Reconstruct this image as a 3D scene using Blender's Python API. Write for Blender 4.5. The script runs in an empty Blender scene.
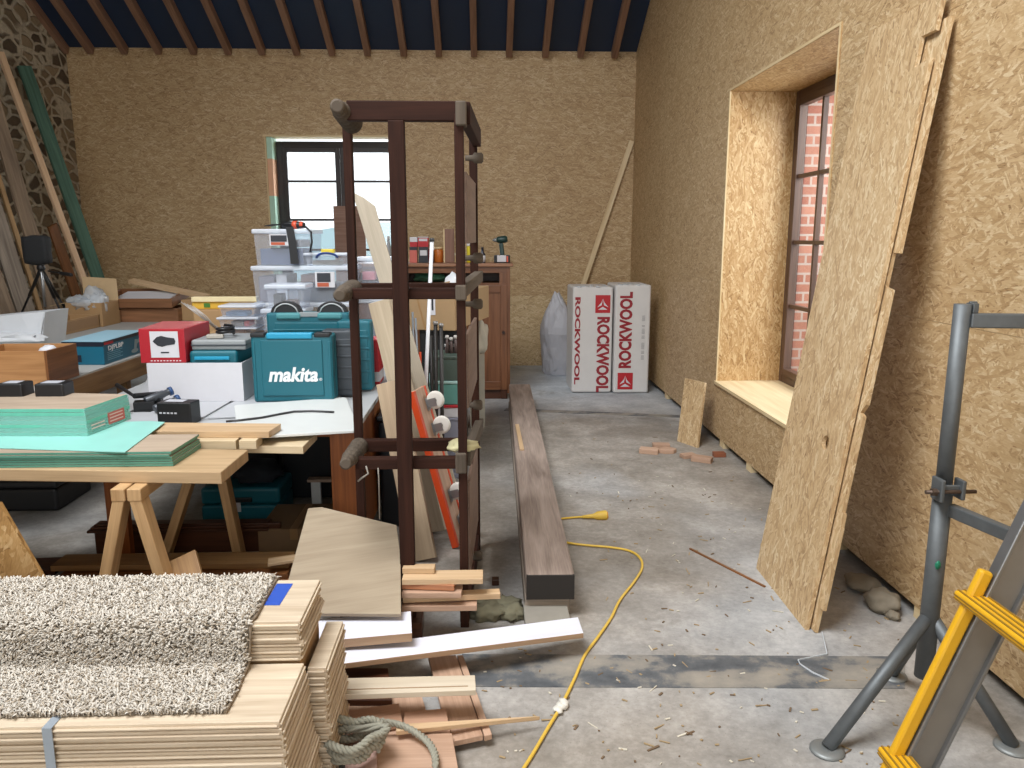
import bpy, bmesh, math, random
from mathutils import Vector as V, Matrix as Mx, Euler, noise as mnoise
random.seed(7)
sc = bpy.context.scene
COL = sc.collection
R = math.radians

# ------------------------------------------------------------------ camera, world, lights, exposure
FPX = 780.0
PITCH, YAW, EYE = R(10.6), R(2.02), V((0, 0, 1.65))
cd = bpy.data.cameras.new('camera'); cam = bpy.data.objects.new('camera', cd); COL.objects.link(cam)
cd.sensor_width = 36; cd.lens = 36 * FPX / 1024; cd.clip_start = .05; cd.clip_end = 500
cam.location = EYE; cam.rotation_euler = (R(90) - PITCH, 0, -YAW)
sc.camera = cam

world = bpy.data.worlds.new('overcast_sky'); sc.world = world; world.use_nodes = True
bg = world.node_tree.nodes['Background']
bg.inputs[0].default_value = (.90, .955, 1.0, 1); bg.inputs[1].default_value = 1.5

def area(name, loc, target, sx, sy, power, col=(1, 1, 1), spread=180):
    l = bpy.data.lights.new(name, 'AREA'); l.shape = 'RECTANGLE'; l.size = sx; l.size_y = sy; l.energy = power; l.color = col
    o = bpy.data.objects.new(name, l); COL.objects.link(o); o.location = loc; l.spread = R(spread)
    o.rotation_euler = (V(target) - V(loc)).to_track_quat('-Z', 'Y').to_euler()
    return o
# daylight pushed in through the two windows (the lights hang outside the panes)
area('daylight_side_window', (3.15, 5.2, 2.2), (0.5, 5.0, .3), 1.8, 2.2, 88, (.88, .95, 1))
# the wide open doorway behind the viewer and the roof lights over the middle of the hall
area('daylight_doorway', (-.6, -2.9, 2.3), (-.3, 4, 1.1), 5.0, 3.4, 88, (1, .97, .93))
area('daylight_roof_lights', (-1.9, 1.4, 6.2), (.5, 3.6, .4), 3.4, 2.6, 222, (.97, .985, 1), 121)
area('daylight_end_window', (-1.86, 10.75, 2.1), (-1.6, 6, .6), 1.6, 1.9, 60, (.9, .96, 1))

sc.view_settings.view_transform = 'Standard'
sc.view_settings.look = 'None'
sc.view_settings.exposure = 0.25
sc.view_settings.gamma = 1
sc.view_settings.use_curve_mapping = False
try:
    sc.cycles.use_denoising = True
    sc.cycles.max_bounces = 8; sc.cycles.diffuse_bounces = 5; sc.cycles.glossy_bounces = 3
    sc.cycles.transmission_bounces = 6; sc.cycles.transparent_max_bounces = 16
    sc.cycles.sample_clamp_indirect = 6
    sc.cycles.caustics_reflective = False; sc.cycles.caustics_refractive = False
except Exception:
    pass

# measured points of the place: a sight line from the eye, met with a plane of the room
_f = V((math.sin(YAW) * math.cos(PITCH), math.cos(YAW) * math.cos(PITCH), -math.sin(PITCH)))
_r = V((math.cos(YAW), -math.sin(YAW), 0)); _u = _r.cross(_f)
def ray(px, py): return _f * FPX + _r * (px - 512) + _u * (384 - py)
def PZ(px, py, z=0.): d = ray(px, py); return EYE + d * ((z - EYE.z) / d.z)
def PY(px, py, y): d = ray(px, py); return EYE + d * (y / d.y)
def PX(px, py, x): d = ray(px, py); return EYE + d * (x / d.x)

# ------------------------------------------------------------------ materials
def lin(c):
    if isinstance(c, str):
        c = tuple(int(c[i:i + 2], 16) / 255 for i in (0, 2, 4))
    return tuple((x / 12.92 if x <= .04045 else ((x + .055) / 1.055) ** 2.4) for x in c) + (1,)

class NT:
    def __init__(s, name):
        s.m = bpy.data.materials.new(name); s.m.use_nodes = True; s.t = s.m.node_tree
        s.b = s.t.nodes['Principled BSDF']; s.out = s.t.nodes['Material Output']
    def n(s, typ, **kw):
        nd = s.t.nodes.new(typ)
        for k, v in kw.items():
            if hasattr(nd, k): setattr(nd, k, v)
            else: nd.inputs[k].default_value = v
        return nd
    def l(s, a, b): s.t.links.new(a, b)
    def inp(s, nd, key, val):
        if hasattr(val, 'links'): s.l(val, nd.inputs[key])
        else: nd.inputs[key].default_value = val
    def math(s, op, a, b=0., c=0., clamp=False):
        nd = s.n('ShaderNodeMath', operation=op, use_clamp=clamp)
        s.inp(nd, 0, a); s.inp(nd, 1, b); s.inp(nd, 2, c); return nd.outputs[0]
    def mix(s, fac, a, b, mode='MIX'):
        nd = s.n('ShaderNodeMix', data_type='RGBA', blend_type=mode)
        s.inp(nd, 0, fac); s.inp(nd, 6, a); s.inp(nd, 7, b); return nd.outputs[2]
    def mixf(s, fac, a, b):
        nd = s.n('ShaderNodeMix', data_type='FLOAT'); s.inp(nd, 0, fac); s.inp(nd, 2, a); s.inp(nd, 3, b); return nd.outputs[0]
    def ramp(s, fac, stops, interp='LINEAR'):
        nd = s.n('ShaderNodeValToRGB'); cr = nd.color_ramp; cr.interpolation = interp
        while len(cr.elements) < len(stops): cr.elements.new(.5)
        for e, (p, c) in zip(cr.elements, stops):
            e.position = p; e.color = lin(c) if isinstance(c, str) else c
        s.inp(nd, 0, fac); return nd.outputs[0]
    def mapping(s, vec, sc_=(1, 1, 1), rot=0., loc=(0, 0, 0)):
        nd = s.n('ShaderNodeMapping'); s.l(vec, nd.inputs[0])
        nd.inputs['Scale'].default_value = sc_; nd.inputs['Rotation'].default_value = (0, 0, rot); nd.inputs['Location'].default_value = loc
        return nd.outputs[0]
    def noise(s, vec, scale, detail=2., rough=.5, dim='3D', dist=0.):
        nd = s.n('ShaderNodeTexNoise', noise_dimensions=dim); s.l(vec, nd.inputs['Vector'])
        nd.inputs['Scale'].default_value = scale; nd.inputs['Detail'].default_value = detail
        nd.inputs['Roughness'].default_value = rough; nd.inputs['Distortion'].default_value = dist
        return nd.outputs[0]
    def vor(s, vec, scale=1., dim='2D', feat='F1', rand=1.):
        nd = s.n('ShaderNodeTexVoronoi', voronoi_dimensions=dim, feature=feat); s.l(vec, nd.inputs['Vector'])
        nd.inputs['Scale'].default_value = scale; nd.inputs['Randomness'].default_value = rand; return nd
    def uv(s): return s.n('ShaderNodeUVMap').outputs[0]
    def obj(s): return s.n('ShaderNodeTexCoord').outputs['Object']
    def sep(s, c):
        nd = s.n('ShaderNodeSeparateColor'); s.l(c, nd.inputs[0]); return nd.outputs
    def bump(s, h, strength=.3, dist=.01):
        nd = s.n('ShaderNodeBump'); s.l(h, nd.inputs['Height']); nd.inputs['Strength'].default_value = strength
        nd.inputs['Distance'].default_value = dist; s.l(nd.outputs[0], s.b.inputs['Normal'])
    def base(s, c): s.inp(s.b, 'Base Color', c)
    def rough(s, c): s.inp(s.b, 'Roughness', c)

_cache = {}
def memo(fn):
    def w(*a, **k):
        key = (fn.__name__,) + a + tuple(sorted(k.items()))
        if key not in _cache: _cache[key] = fn(*a, **k)
        return _cache[key]
    return w

@memo
def osb(name='osb_board', stops=(('80623f'), ('a78860'), ('b7996f'), ('c3a77f'), ('d6c19c')), scale=1.0):
    t = NT(name); uv = t.uv()
    wob = t.noise(uv, 5, 2, .5, '3D')
    wv = t.n('ShaderNodeVectorMath', operation='SCALE'); nn = t.n('ShaderNodeTexNoise'); t.l(uv, nn.inputs['Vector']); nn.inputs['Scale'].default_value = 14
    t.l(nn.outputs[1], wv.inputs[0]); wv.inputs[3].default_value = .018
    add = t.n('ShaderNodeVectorMath', operation='ADD'); t.l(uv, add.inputs[0]); t.l(wv.outputs[0], add.inputs[1]); p = add.outputs[0]
    h = v = None
    for i, (ang, lx, ly) in enumerate(((.05, .075, .011), (.5, .065, .010), (-.45, .075, .012), (1.0, .05, .012), (-1.0, .055, .010), (.22, .06, .014))):
        vo = t.vor(t.mapping(p, (scale / lx, scale / ly, 1), 0, (0, 0, 0)) if False else
                   t.mapping(t.mapping(p, (1, 1, 1), ang, (i * 1.7, i * .9, 0)), (scale / lx, scale / ly, 1)))
        o = t.sep(vo.outputs['Color'])
        hi = t.math('ADD', o[0], (.12, .05, .05, -.05, -.05, -.1)[i])
        if h is None: h, v = hi, o[1]
        else:
            m = t.math('GREATER_THAN', hi, h)
            v = t.mixf(m, v, o[1]); h = t.math('MAXIMUM', hi, h)
    fine = t.noise(t.mapping(uv, (30, 190, 1)), 1, 3, .65)
    vv = t.math('ADD', t.math('ADD', t.math('MULTIPLY', v, .78), .11), t.math('MULTIPLY', t.math('SUBTRACT', fine, .5), .9))
    big = t.noise(uv, .9, 2, .5)
    vv = t.math('ADD', vv, t.math('MULTIPLY', t.math('SUBTRACT', big, .5), .35))
    s = stops
    c = t.ramp(vv, ((.0, s[0]), (.13, s[1]), (.42, s[2]), (.72, s[3]), (1., s[4])))
    speck = t.math('GREATER_THAN', t.noise(t.mapping(uv, (22, 60, 1), .4), 1, 1, .5), .735)
    c = t.mix(t.math('MULTIPLY', speck, .6), c, lin('7a4f2a'))
    t.base(c); t.rough(.55)
    t.bump(h, .35, .002)
    return t.m

@memo
def wood(name, dark, light, rough=.55, ring=9., streak=1., mid=None, spec=.4):
    t = NT(name); uv = t.uv()
    a = t.noise(t.mapping(uv, (1.3, ring * 2.2, 1)), 1.4, 3, .55, '3D', .6)
    b = t.noise(t.mapping(uv, (4, 160, 1)), 1, 3, .6)
    c = t.noise(t.mapping(uv, (1.1, 3.5, 1)), 1, 2, .5)
    f = t.math('ADD', t.math('MULTIPLY', a, .62), t.math('MULTIPLY', b, .28 * streak))
    f = t.math('ADD', f, t.math('MULTIPLY', c, .25))
    t.base(t.ramp(f, ((.32, dark), (.72, light)) if mid is None else ((.32, dark), (.5, mid), (.72, light))))
    t.rough(rough); t.b.inputs['Specular IOR Level'].default_value = spec
    t.bump(b, .12, .002)
    return t.m

@memo
def plain(name, col, rough=.5, metal=0., var=.12, scale=14., spec=.5, bump=0.):
    t = NT(name); o = t.obj(); n = t.noise(o, scale, 3, .6)
    k = t.math('ADD', t.math('MULTIPLY', t.math('SUBTRACT', n, .5), var * 2), 1.)
    m = t.n('ShaderNodeVectorMath', operation='SCALE'); m.inputs[0].default_value = lin(col)[:3]; t.l(k, m.inputs[3])
    t.base(m.outputs[0]); t.b.inputs['Metallic'].default_value = metal; t.b.inputs['Specular IOR Level'].default_value = spec
    t.rough(t.math('ADD', rough - .06, t.math('MULTIPLY', n, .12)))
    if bump: t.bump(n, bump, .01)
    return t.m

@memo
def clear(name, col='e8eef2', alpha=.45, rough=.3):
    """milky see-through plastic"""
    t = NT(name); tr = t.n('ShaderNodeBsdfTransparent'); tr.inputs[0].default_value = (.95, .97, 1, 1)
    t.b.inputs['Base Color'].default_value = lin(col); t.rough(rough)
    mx = t.n('ShaderNodeMixShader'); mx.inputs[0].default_value = alpha
    t.l(tr.outputs[0], mx.inputs[1]); t.l(t.b.outputs[0], mx.inputs[2]); t.l(mx.outputs[0], t.out.inputs[0])
    return t.m

@memo
def glass(name='window_glass'):
    t = NT(name); tr = t.n('ShaderNodeBsdfTransparent'); gl = t.n('ShaderNodeBsdfGlossy'); gl.inputs['Roughness'].default_value = .02
    mx = t.n('ShaderNodeMixShader'); mx.inputs[0].default_value = .07; t.l(tr.outputs[0], mx.inputs[1]); t.l(gl.outputs[0], mx.inputs[2])
    t.l(mx.outputs[0], t.out.inputs[0]); return t.m

def concrete():
    t = NT('dusty_daylit_concrete'); o = t.obj()
    big = t.noise(o, .55, 3, .55); med = t.noise(o, 3.2, 5, .62); fin = t.noise(o, 38, 4, .65)
    y = t.sep(o)
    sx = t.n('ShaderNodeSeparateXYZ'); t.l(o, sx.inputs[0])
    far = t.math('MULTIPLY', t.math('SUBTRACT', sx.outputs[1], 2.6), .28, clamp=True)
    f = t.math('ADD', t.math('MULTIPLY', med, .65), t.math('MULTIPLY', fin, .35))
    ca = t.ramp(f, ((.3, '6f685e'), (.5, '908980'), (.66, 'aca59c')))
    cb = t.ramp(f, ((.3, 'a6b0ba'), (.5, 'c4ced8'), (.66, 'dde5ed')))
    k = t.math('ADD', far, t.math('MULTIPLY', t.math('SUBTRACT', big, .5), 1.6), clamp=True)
    c = t.mix(k, ca, cb)  # near tone browner with dust; far tone has cool window daylight painted in
    stain = t.ramp(t.noise(o, 1.7, 6, .7, '3D', .8), ((.56, '000000'), (.68, 'ffffff')))
    c = t.mix(t.math('MULTIPLY', stain, .45), c, lin('6a645a'))
    grit = t.vor(o, 60, '3D').outputs['Distance']
    g = t.math('LESS_THAN', grit, .12)
    c = t.mix(t.math('MULTIPLY', g, .35), c, lin('5f584d'))
    t.base(c); t.rough(t.math('ADD', .62, t.math('MULTIPLY', med, .2)))
    t.bump(f, .35, .012)
    return t.m

def steel_strip():
    t = NT('worn_floor_channel'); o = t.obj()
    n = t.noise(o, 5, 6, .7); w = t.noise(t.mapping(o, (1, 3, 1)), 2.2, 3, .6)
    f = t.math('ADD', t.math('MULTIPLY', n, .55), t.math('MULTIPLY', w, .5))
    t.base(t.ramp(f, ((.4, '43474c'), (.5, '5e6164'), (.56, '85817a'), (.68, '9a9388')))); t.rough(.6); t.bump(n, .2, .005)
    return t.m

def stone():
    t = NT('rubble_stone'); o = t.obj()
    w = t.n('ShaderNodeTexNoise'); t.l(o, w.inputs['Vector']); w.inputs['Scale'].default_value = 2.5
    sv = t.n('ShaderNodeVectorMath', operation='SCALE'); t.l(w.outputs[1], sv.inputs[0]); sv.inputs[3].default_value = .22
    ad = t.n('ShaderNodeVectorMath', operation='ADD'); t.l(o, ad.inputs[0]); t.l(sv.outputs[0], ad.inputs[1])
    m = t.mapping(ad.outputs[0], (.01, 4.4, 7.6))
    e = t.vor(m, 1, '3D', 'DISTANCE_TO_EDGE').outputs[0]; cc = t.sep(t.vor(m, 1, '3D').outputs['Color'])
    n = t.noise(o, 22, 5, .65)
    st = t.ramp(t.math('ADD', t.math('MULTIPLY', cc[0], .7), t.math('MULTIPLY', n, .4)), ((.1, '3f362c'), (.4, '665746'), (.7, '84735c'), (1, 'a08e74')))
    mo = t.ramp(n, ((.3, 'a39987'), (.7, 'cbc0ab')))
    k = t.ramp(t.math('ADD', e, t.math('MULTIPLY', t.math('SUBTRACT', n, .5), .08)), ((.07, '000000'), (.15, 'ffffff')))
    t.base(t.mix(k, mo, st)); t.rough(.85)
    t.bump(t.math('ADD', k, t.math('MULTIPLY', n, .4)), .8, .04)
    return t.m

def brick():
    t = NT('outer_brick'); b = t.n('ShaderNodeTexBrick'); t.l(t.mapping(t.uv(), (1, 1, 1)), b.inputs[0])
    b.inputs['Color1'].default_value = lin('87503f'); b.inputs['Color2'].default_value = lin('986653'); b.inputs['Mortar'].default_value = lin('9b8a7e')
    b.inputs['Scale'].default_value = 1; b.inputs['Brick Width'].default_value = .22; b.inputs['Row Height'].default_value = .075; b.inputs['Mortar Size'].default_value = .009
    t.base(b.outputs[0]); t.rough(.85); return t.m

def gypsum_edge():
    return None

W_PINE = lambda: wood('pale_pine', 'a98862', 'd0b491')
W_PINE2 = lambda: wood('pink_pine', '97765f', 'bf9f88')
W_WHITEWASH = lambda: wood('whitewashed_board', 'd0d1dc', 'e2e3ee', .5, 5, .4)
W_LAM = lambda: wood('light_ply', 'b09a78', 'd6c4a4')
W_RACK = lambda: wood('old_rack_wood', '1a0e0a', '3b2219', .7, 9., 1., None, .15)
W_RACKG = lambda: wood('worn_end_grain', '3a322b', '655b50', .75, 9., 1., None, .2)
W_GREY = lambda: wood('weathered_grey_wood', '5a5048', 'a29586', .8)
W_BROWN = lambda: wood('brown_varnished_wood', '4a2a16', '8a5a34', .4)
W_DARK = lambda: wood('dark_stained_wood', '2c1a12', '5a3624', .4)
W_BENCH = lambda: wood('bench_brown_wood', '6a4a2c', 'a07c50', .5)
W_RAFT = lambda: wood('rafter_wood', '6e5242', '9c7a65', .6)
W_GREEN = lambda: wood('green_treated_wood', '2e4a40', '587a6a', .7)
W_BAULK = lambda: wood('old_baulk_wood', '5d4e45', 'a59488', .75, 5)
W_TABLE = lambda: wood('table_lamella', '9a7f5e', 'c0a480', .5)
BLACK = lambda: plain('black_plastic', '16171a', .45)
CARD = lambda: plain('brown_cardboard', 'a8875f', .75, 0, .08)
STEEL = lambda: plain('galvanised_steel', '686c6e', .55, .55, .25, 22)
ALU = lambda: plain('brushed_aluminium', '9a9c9e', .35, .85, .12)
TEAL = lambda: plain('teal_plastic', '12606e', .42, 0, .06)
TEALB = lambda: plain('bright_teal_plastic', '1f93b8', .4, 0, .06)
GREYP = lambda: plain('charcoal_plastic', '3a4046', .5, 0, .06)
WHITE = lambda: plain('white_card', 'cfcfd4', .55, 0, .05)
OFFW = lambda: plain('off_white_plastic', 'cfd2d0', .45, 0, .05)
YEL = lambda: plain('yellow_plastic', 'd9a520', .4, 0, .1)
RED = lambda: plain('red_print', 'b3202a', .45, 0, .06)
ORANGE = lambda: plain('orange_paint', 'c8451c', .4, 0, .08)

# ------------------------------------------------------------------ geometry collector
class MB:
    def __init__(s):
        s.v, s.f, s.uv, s.mi, s.sm = [], [], [], [], []
        s.M = Mx.Identity(4); s.cur = 0
    def face(s, idx, uvs, smooth=False):
        s.f.append(tuple(idx)); s.uv.append(uvs); s.mi.append(s.cur); s.sm.append(smooth)
    def add(s, pts):
        b = len(s.v); s.v += [tuple(s.M @ V(p)) for p in pts]; return b
    def box(s, c, size, rot=None, grain=None):
        """axis box, c = centre"""
        c = V(c); h = V(size) / 2; ax = Mx.Identity(3) if rot is None else (rot if isinstance(rot, Mx) else Euler(rot).to_matrix())
        P = [c + ax @ V((h.x * a, h.y * b, h.z * d)) for d in (-1, 1) for b in (-1, 1) for a in (-1, 1)]
        L = [V((h.x * a, h.y * b, h.z * d)) for d in (-1, 1) for b in (-1, 1) for a in (-1, 1)]
        i = s.add(P); g = grain if grain is not None else max(range(3), key=lambda k: size[k])
        o = (random.uniform(0, 9), random.uniform(0, 9))
        for q, n in (((0, 2, 3, 1), 2), ((4, 5, 7, 6), 2), ((0, 1, 5, 4), 1), ((2, 6, 7, 3), 1), ((0, 4, 6, 2), 0), ((1, 3, 7, 5), 0)):
            ua = g if g != n else (n + 1) % 3
            va = 3 - n - ua
            s.face([i + k for k in q], [(L[k][ua] + o[0], L[k][va] + o[1]) for k in q])
    def bx(s, x0, x1, y0, y1, z0, z1, grain=None):
        s.box(((x0 + x1) / 2, (y0 + y1) / 2, (z0 + z1) / 2), (abs(x1 - x0), abs(y1 - y0), abs(z1 - z0)), None, grain)
    def plank(s, A, B, w, t, up=(0, 0, 1), at='top'):
        """board from A to B; A-B is the centre line of its top face"""
        A, B = V(A), V(B); d = (B - A); L = d.length; d.normalize(); up = V(up)
        side = up.cross(d).normalized(); n = d.cross(side).normalized()
        c = (A + B) / 2 - (n * t / 2 if at == 'top' else V((0, 0, 0)))
        ax = Mx((d, side, n)).transposed()
        s.box(c, (L, w, t), ax, 0)
    def prism(s, pts, ext, gdir=None):
        """polygon pts (3D) pushed along ext"""
        pts = [V(p) for p in pts]; e = V(ext); n = len(pts)
        nrm = (pts[1] - pts[0]).cross(pts[2] - pts[0])
        if nrm.dot(e) > 0: pts = pts[::-1]
        g = V(gdir).normalized() if gdir is not None else max(((pts[(k + 1) % n] - pts[k]) for k in range(n)), key=lambda d: d.length).normalized()
        nn = e.normalized(); sd = nn.cross(g).normalized()
        o = (random.uniform(0, 9), random.uniform(0, 9))
        U = lambda p: (p.dot(g) + o[0], p.dot(sd) + o[1])
        i = s.add(pts + [p + e for p in pts])
        s.face([i + k for k in range(n)], [U(p) for p in pts])
        s.face([i + n + k for k in reversed(range(n))], [U(p) for p in reversed(pts)])
        for k in range(n):
            m = (k + 1) % n; L = (pts[m] - pts[k]).length; u0 = pts[k].dot(g) + o[0]; T = e.length
            par = abs((pts[m] - pts[k]).normalized().dot(g)) > .5 if L > 1e-6 else True
            a = [(u0, 0), (u0, T), (u0 + L, T), (u0 + L, 0)] if par else [(u0, 0), (u0 + T * .2, 0), (u0 + T * .2, L), (u0, L)]
            s.face([i + k, i + n + k, i + n + m, i + m], a)
    def cyl(s, p0, p1, r0, r1=None, seg=12, caps=True, smooth=True):
        p0, p1 = V(p0), V(p1); r1 = r0 if r1 is None else r1
        d = (p1 - p0).normalized(); a = d.orthogonal().normalized(); b = d.cross(a); L = (p1 - p0).length
        ring = lambda p, r: [p + (a * math.cos(2 * math.pi * k / seg) + b * math.sin(2 * math.pi * k / seg)) * r for k in range(seg)]
        i = s.add(ring(p0, r0) + ring(p1, r1))
        for k in range(seg):
            m = (k + 1) % seg
            s.face([i + k, i + m, i + seg + m, i + seg + k], [(0, k * r0), (0, (k + 1) * r0), (L, (k + 1) * r0), (L, k * r0)], smooth)
        if caps:
            s.face([i + k for k in reversed(range(seg))], [(math.cos(6.283 * k / seg) * r0, math.sin(6.283 * k / seg) * r0) for k in reversed(range(seg))])
            s.face([i + seg + k for k in range(seg)], [(math.cos(6.283 * k / seg) * r1, math.sin(6.283 * k / seg) * r1) for k in range(seg)])
    def turned(s, p0, p1, prof, seg=14):
        """lathe along p0-p1; prof = [(t along 0..1, radius)]"""
        p0, p1 = V(p0), V(p1); d = (p1 - p0).normalized(); a = d.orthogonal().normalized(); b = d.cross(a); L = (p1 - p0).length
        P = []
        for t, r in prof:
            c = p0 + (p1 - p0) * t
            P += [c + (a * math.cos(2 * math.pi * k / seg) + b * math.sin(2 * math.pi * k / seg)) * r for k in range(seg)]
        i = s.add(P)
        for j in range(len(prof) - 1):
            for k in range(seg):
                m = (k + 1) % seg
                s.face([i + j * seg + k, i + j * seg + m, i + (j + 1) * seg + m, i + (j + 1) * seg + k],
                       [(prof[j][0] * L, k * .01), (prof[j][0] * L, k * .01 + .01), (prof[j + 1][0] * L, k * .01 + .01), (prof[j + 1][0] * L, k * .01)], True)
        for j, rev in ((0, True), (len(prof) - 1, False)):
            q = [i + j * seg + k for k in range(seg)]
            s.face(q[::-1] if rev else q, [(0, 0)] * seg)
    def tube(s, pts, r, seg=8, closed=False):
        pts = [V(p) for p in pts]; n = len(pts); P = []; a = None
        for k in range(n):
            d = (pts[min(k + 1, n - 1)] - pts[max(k - 1, 0)]).normalized()
            if a is None: a = d.orthogonal().normalized()
            a = (a - d * a.dot(d)).normalized(); b = d.cross(a)
            rr = r[k] if isinstance(r, (list, tuple)) else r
            P += [pts[k] + (a * math.cos(2 * math.pi * j / seg) + b * math.sin(2 * math.pi * j / seg)) * rr for j in range(seg)]
        i = s.add(P); u = 0
        for k in range(n - 1):
            L = (pts[k + 1] - pts[k]).length
            for j in range(seg):
                m = (j + 1) % seg
                s.face([i + k * seg + j, i + k * seg + m, i + (k + 1) * seg + m, i + (k + 1) * seg + j],
                       [(u, j / seg), (u, (j + 1) / seg), (u + L, (j + 1) / seg), (u + L, j / seg)], True)
            u += L
        s.face([i + j for j in reversed(range(seg))], [(0, 0)] * seg); s.face([i + (n - 1) * seg + j for j in range(seg)], [(0, 0)] * seg)
    def ribbon(s, pts, wdir, w, t):
        """flat band following pts"""
        pts = [V(p) for p in pts]; wd = V(wdir).normalized(); n = len(pts); P = []
        for k in range(n):
            d = (pts[min(k + 1, n - 1)] - pts[max(k - 1, 0)]).normalized(); nr = d.cross(wd).normalized()
            P += [pts[k] + wd * w / 2 + nr * t / 2, pts[k] - wd * w / 2 + nr * t / 2, pts[k] - wd * w / 2 - nr * t / 2, pts[k] + wd * w / 2 - nr * t / 2]
        i = s.add(P)
        for k in range(n - 1):
            for j in range(4):
                m = (j + 1) % 4; s.face([i + 4 * k + j, i + 4 * k + 4 + j, i + 4 * k + 4 + m, i + 4 * k + m], [(k * .1, j * .1), (k * .1 + .1, j * .1), (k * .1 + .1, j * .1 + .1), (k * .1, j * .1 + .1)])
        s.face([i, i + 1, i + 2, i + 3], [(0, 0)] * 4); e = i + 4 * (n - 1); s.face([e + 3, e + 2, e + 1, e], [(0, 0)] * 4)
    def blob(s, c, size, seed=0, amp=.25, freq=2., sub=3, flat=True):
        bm = bmesh.new(); bmesh.ops.create_icosphere(bm, subdivisions=sub, radius=1)
        c = V(c); P = []
        for v in bm.verts:
            p = v.co.copy(); d = 1 + amp * mnoise.noise(p * freq + V((seed * 7.3, seed * 3.1, seed)))+ amp * .5 * mnoise.noise(p * freq * 2.7 + V((seed, 5, seed)))
            p *= d; q = V((p.x * size[0] / 2, p.y * size[1] / 2, p.z * size[2] / 2))
            if flat: q.z = max(q.z, -size[2] * .42)
            P.append(c + q)
        i = s.add(P); bm.verts.index_update()
        for f in bm.faces: s.face([i + v.index for v in f.verts], [(v.co.x * .1, v.co.y * .1) for v in f.verts], True)
        bm.free()
    def mesh(s, name):
        me = bpy.data.meshes.new(name); me.from_pydata(s.v, [], s.f)
        ul = me.uv_layers.new(name='UVMap')
        flat = [c for fu in s.uv for p in fu for c in p]
        ul.data.foreach_set('uv', flat)
        me.polygons.foreach_set('material_index', s.mi); me.polygons.foreach_set('use_smooth', s.sm)
        return me
    def build(s, name, mat, parent=None, bevel=0., seg=2, ctr=None):
        if parent is not None: off = V(parent['_o']) if '_o' in parent else V((0, 0, 0))
        else:
            xs, ys, zs = zip(*s.v)
            off = V(((min(xs) + max(xs)) / 2, (min(ys) + max(ys)) / 2, min(zs))) if ctr is None else V(ctr)
        s.v = [tuple(V(p) - off) for p in s.v]
        me = s.mesh(name)
        for m in (mat if isinstance(mat, (list, tuple)) else [mat]): me.materials.append(m)
        o = bpy.data.objects.new(name, me); COL.objects.link(o)
        if parent is None: o.location = off; o['_o'] = tuple(off)
        else: o.parent = parent; o['_o'] = tuple(off)
        if bevel:
            b = o.modifiers.new('edge', 'BEVEL'); b.width = bevel; b.segments = seg; b.limit_method = 'ANGLE'; b.angle_limit = R(40)
        return o

def tag(o, label=None, cat=None, group=None, kind=None):
    if label: o['label'] = label
    if cat: o['category'] = cat
    if group: o['group'] = group
    if kind: o['kind'] = kind
    elif cat: o['kind'] = 'thing'
    return o
def thing(name, label, cat, loc, group=None):
    o = bpy.data.objects.new(name, None); COL.objects.link(o); o.location = V(loc); o['_o'] = tuple(V(loc)); o.empty_display_size = .1
    return tag(o, label, cat, group)
def struct(mb, name, mat, label=None, bevel=0., parent=None):
    o = mb.build(name, mat, parent, bevel); o['kind'] = 'structure'
    if label: o['label'] = label
    return o
def q(fn, *a, **k):
    """one-shape collector"""
    m = MB(); getattr(m, fn)(*a, **k); return m
def text(name, s, size, mat, parent, M, ext=.001, bold=0., shear=0., align='CENTER', space=1., sx=1.):
    c = bpy.data.curves.new(name, 'FONT'); c.body = s; c.size = size; c.extrude = ext; c.offset = bold; c.shear = shear
    c.align_x = align; c.align_y = 'CENTER'; c.space_character = space; c.resolution_u = 3
    t = bpy.data.objects.new(name, c); COL.objects.link(t)
    me = bpy.data.meshes.new_from_object(t.evaluated_get(bpy.context.evaluated_depsgraph_get()))
    bpy.data.objects.remove(t); bpy.data.curves.remove(c)
    off = V(parent['_o'])
    me.transform(Mx.Translation(-off) @ M @ Mx.Diagonal((sx, 1, 1, 1))); me.materials.clear(); me.materials.append(mat)
    o = bpy.data.objects.new(name, me); COL.objects.link(o); o.parent = parent
    return o
def frame_m(o, x, y):
    """matrix whose X axis reads along x and Y axis up y, at o"""
    x, y = V(x).normalized(), V(y).normalized(); z = x.cross(y)
    return Mx.Translation(V(o)) @ Mx((x, y, z)).transposed().to_4x4()

# ------------------------------------------------------------------ the room
XR, XL, YB = 1.89, -5.0, 10.12          # right wall, left wall, back wall
ZE, SL = 3.90, .523                     # eave height on the back wall, roof slope
OSB = osb()
OSBL = osb('osb_offcut', ('866845', 'ac8e68', 'bb9d74', 'c7ac85', 'd9c6a3'))
PALE = wood('pale_cut_edge', 'c9ad7c', 'e0cca4', .6)

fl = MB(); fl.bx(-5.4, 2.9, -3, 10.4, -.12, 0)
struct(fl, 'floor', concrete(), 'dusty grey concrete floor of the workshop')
st = MB()
a, b, c, d = PZ(462, 654.5), PZ(905, 657), PZ(905, 689), PZ(462, 687)
st.prism([a + V((0, 0, .003)), b + V((0, 0, .003)), c + V((0, 0, .003)), d + V((0, 0, .003))], (0, 0, -.012))
struct(st, 'trim_1', steel_strip(), 'dark worn strip set across the near floor')
st = MB(); a, b = PZ(505, 409.5), PZ(690, 417)
st.plank(a + V((0, 0, .003)), b + V((0, 0, .003)), .11, .012)
struct(st, 'trim_2', steel_strip(), 'dark worn strip set across the far floor')

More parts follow.
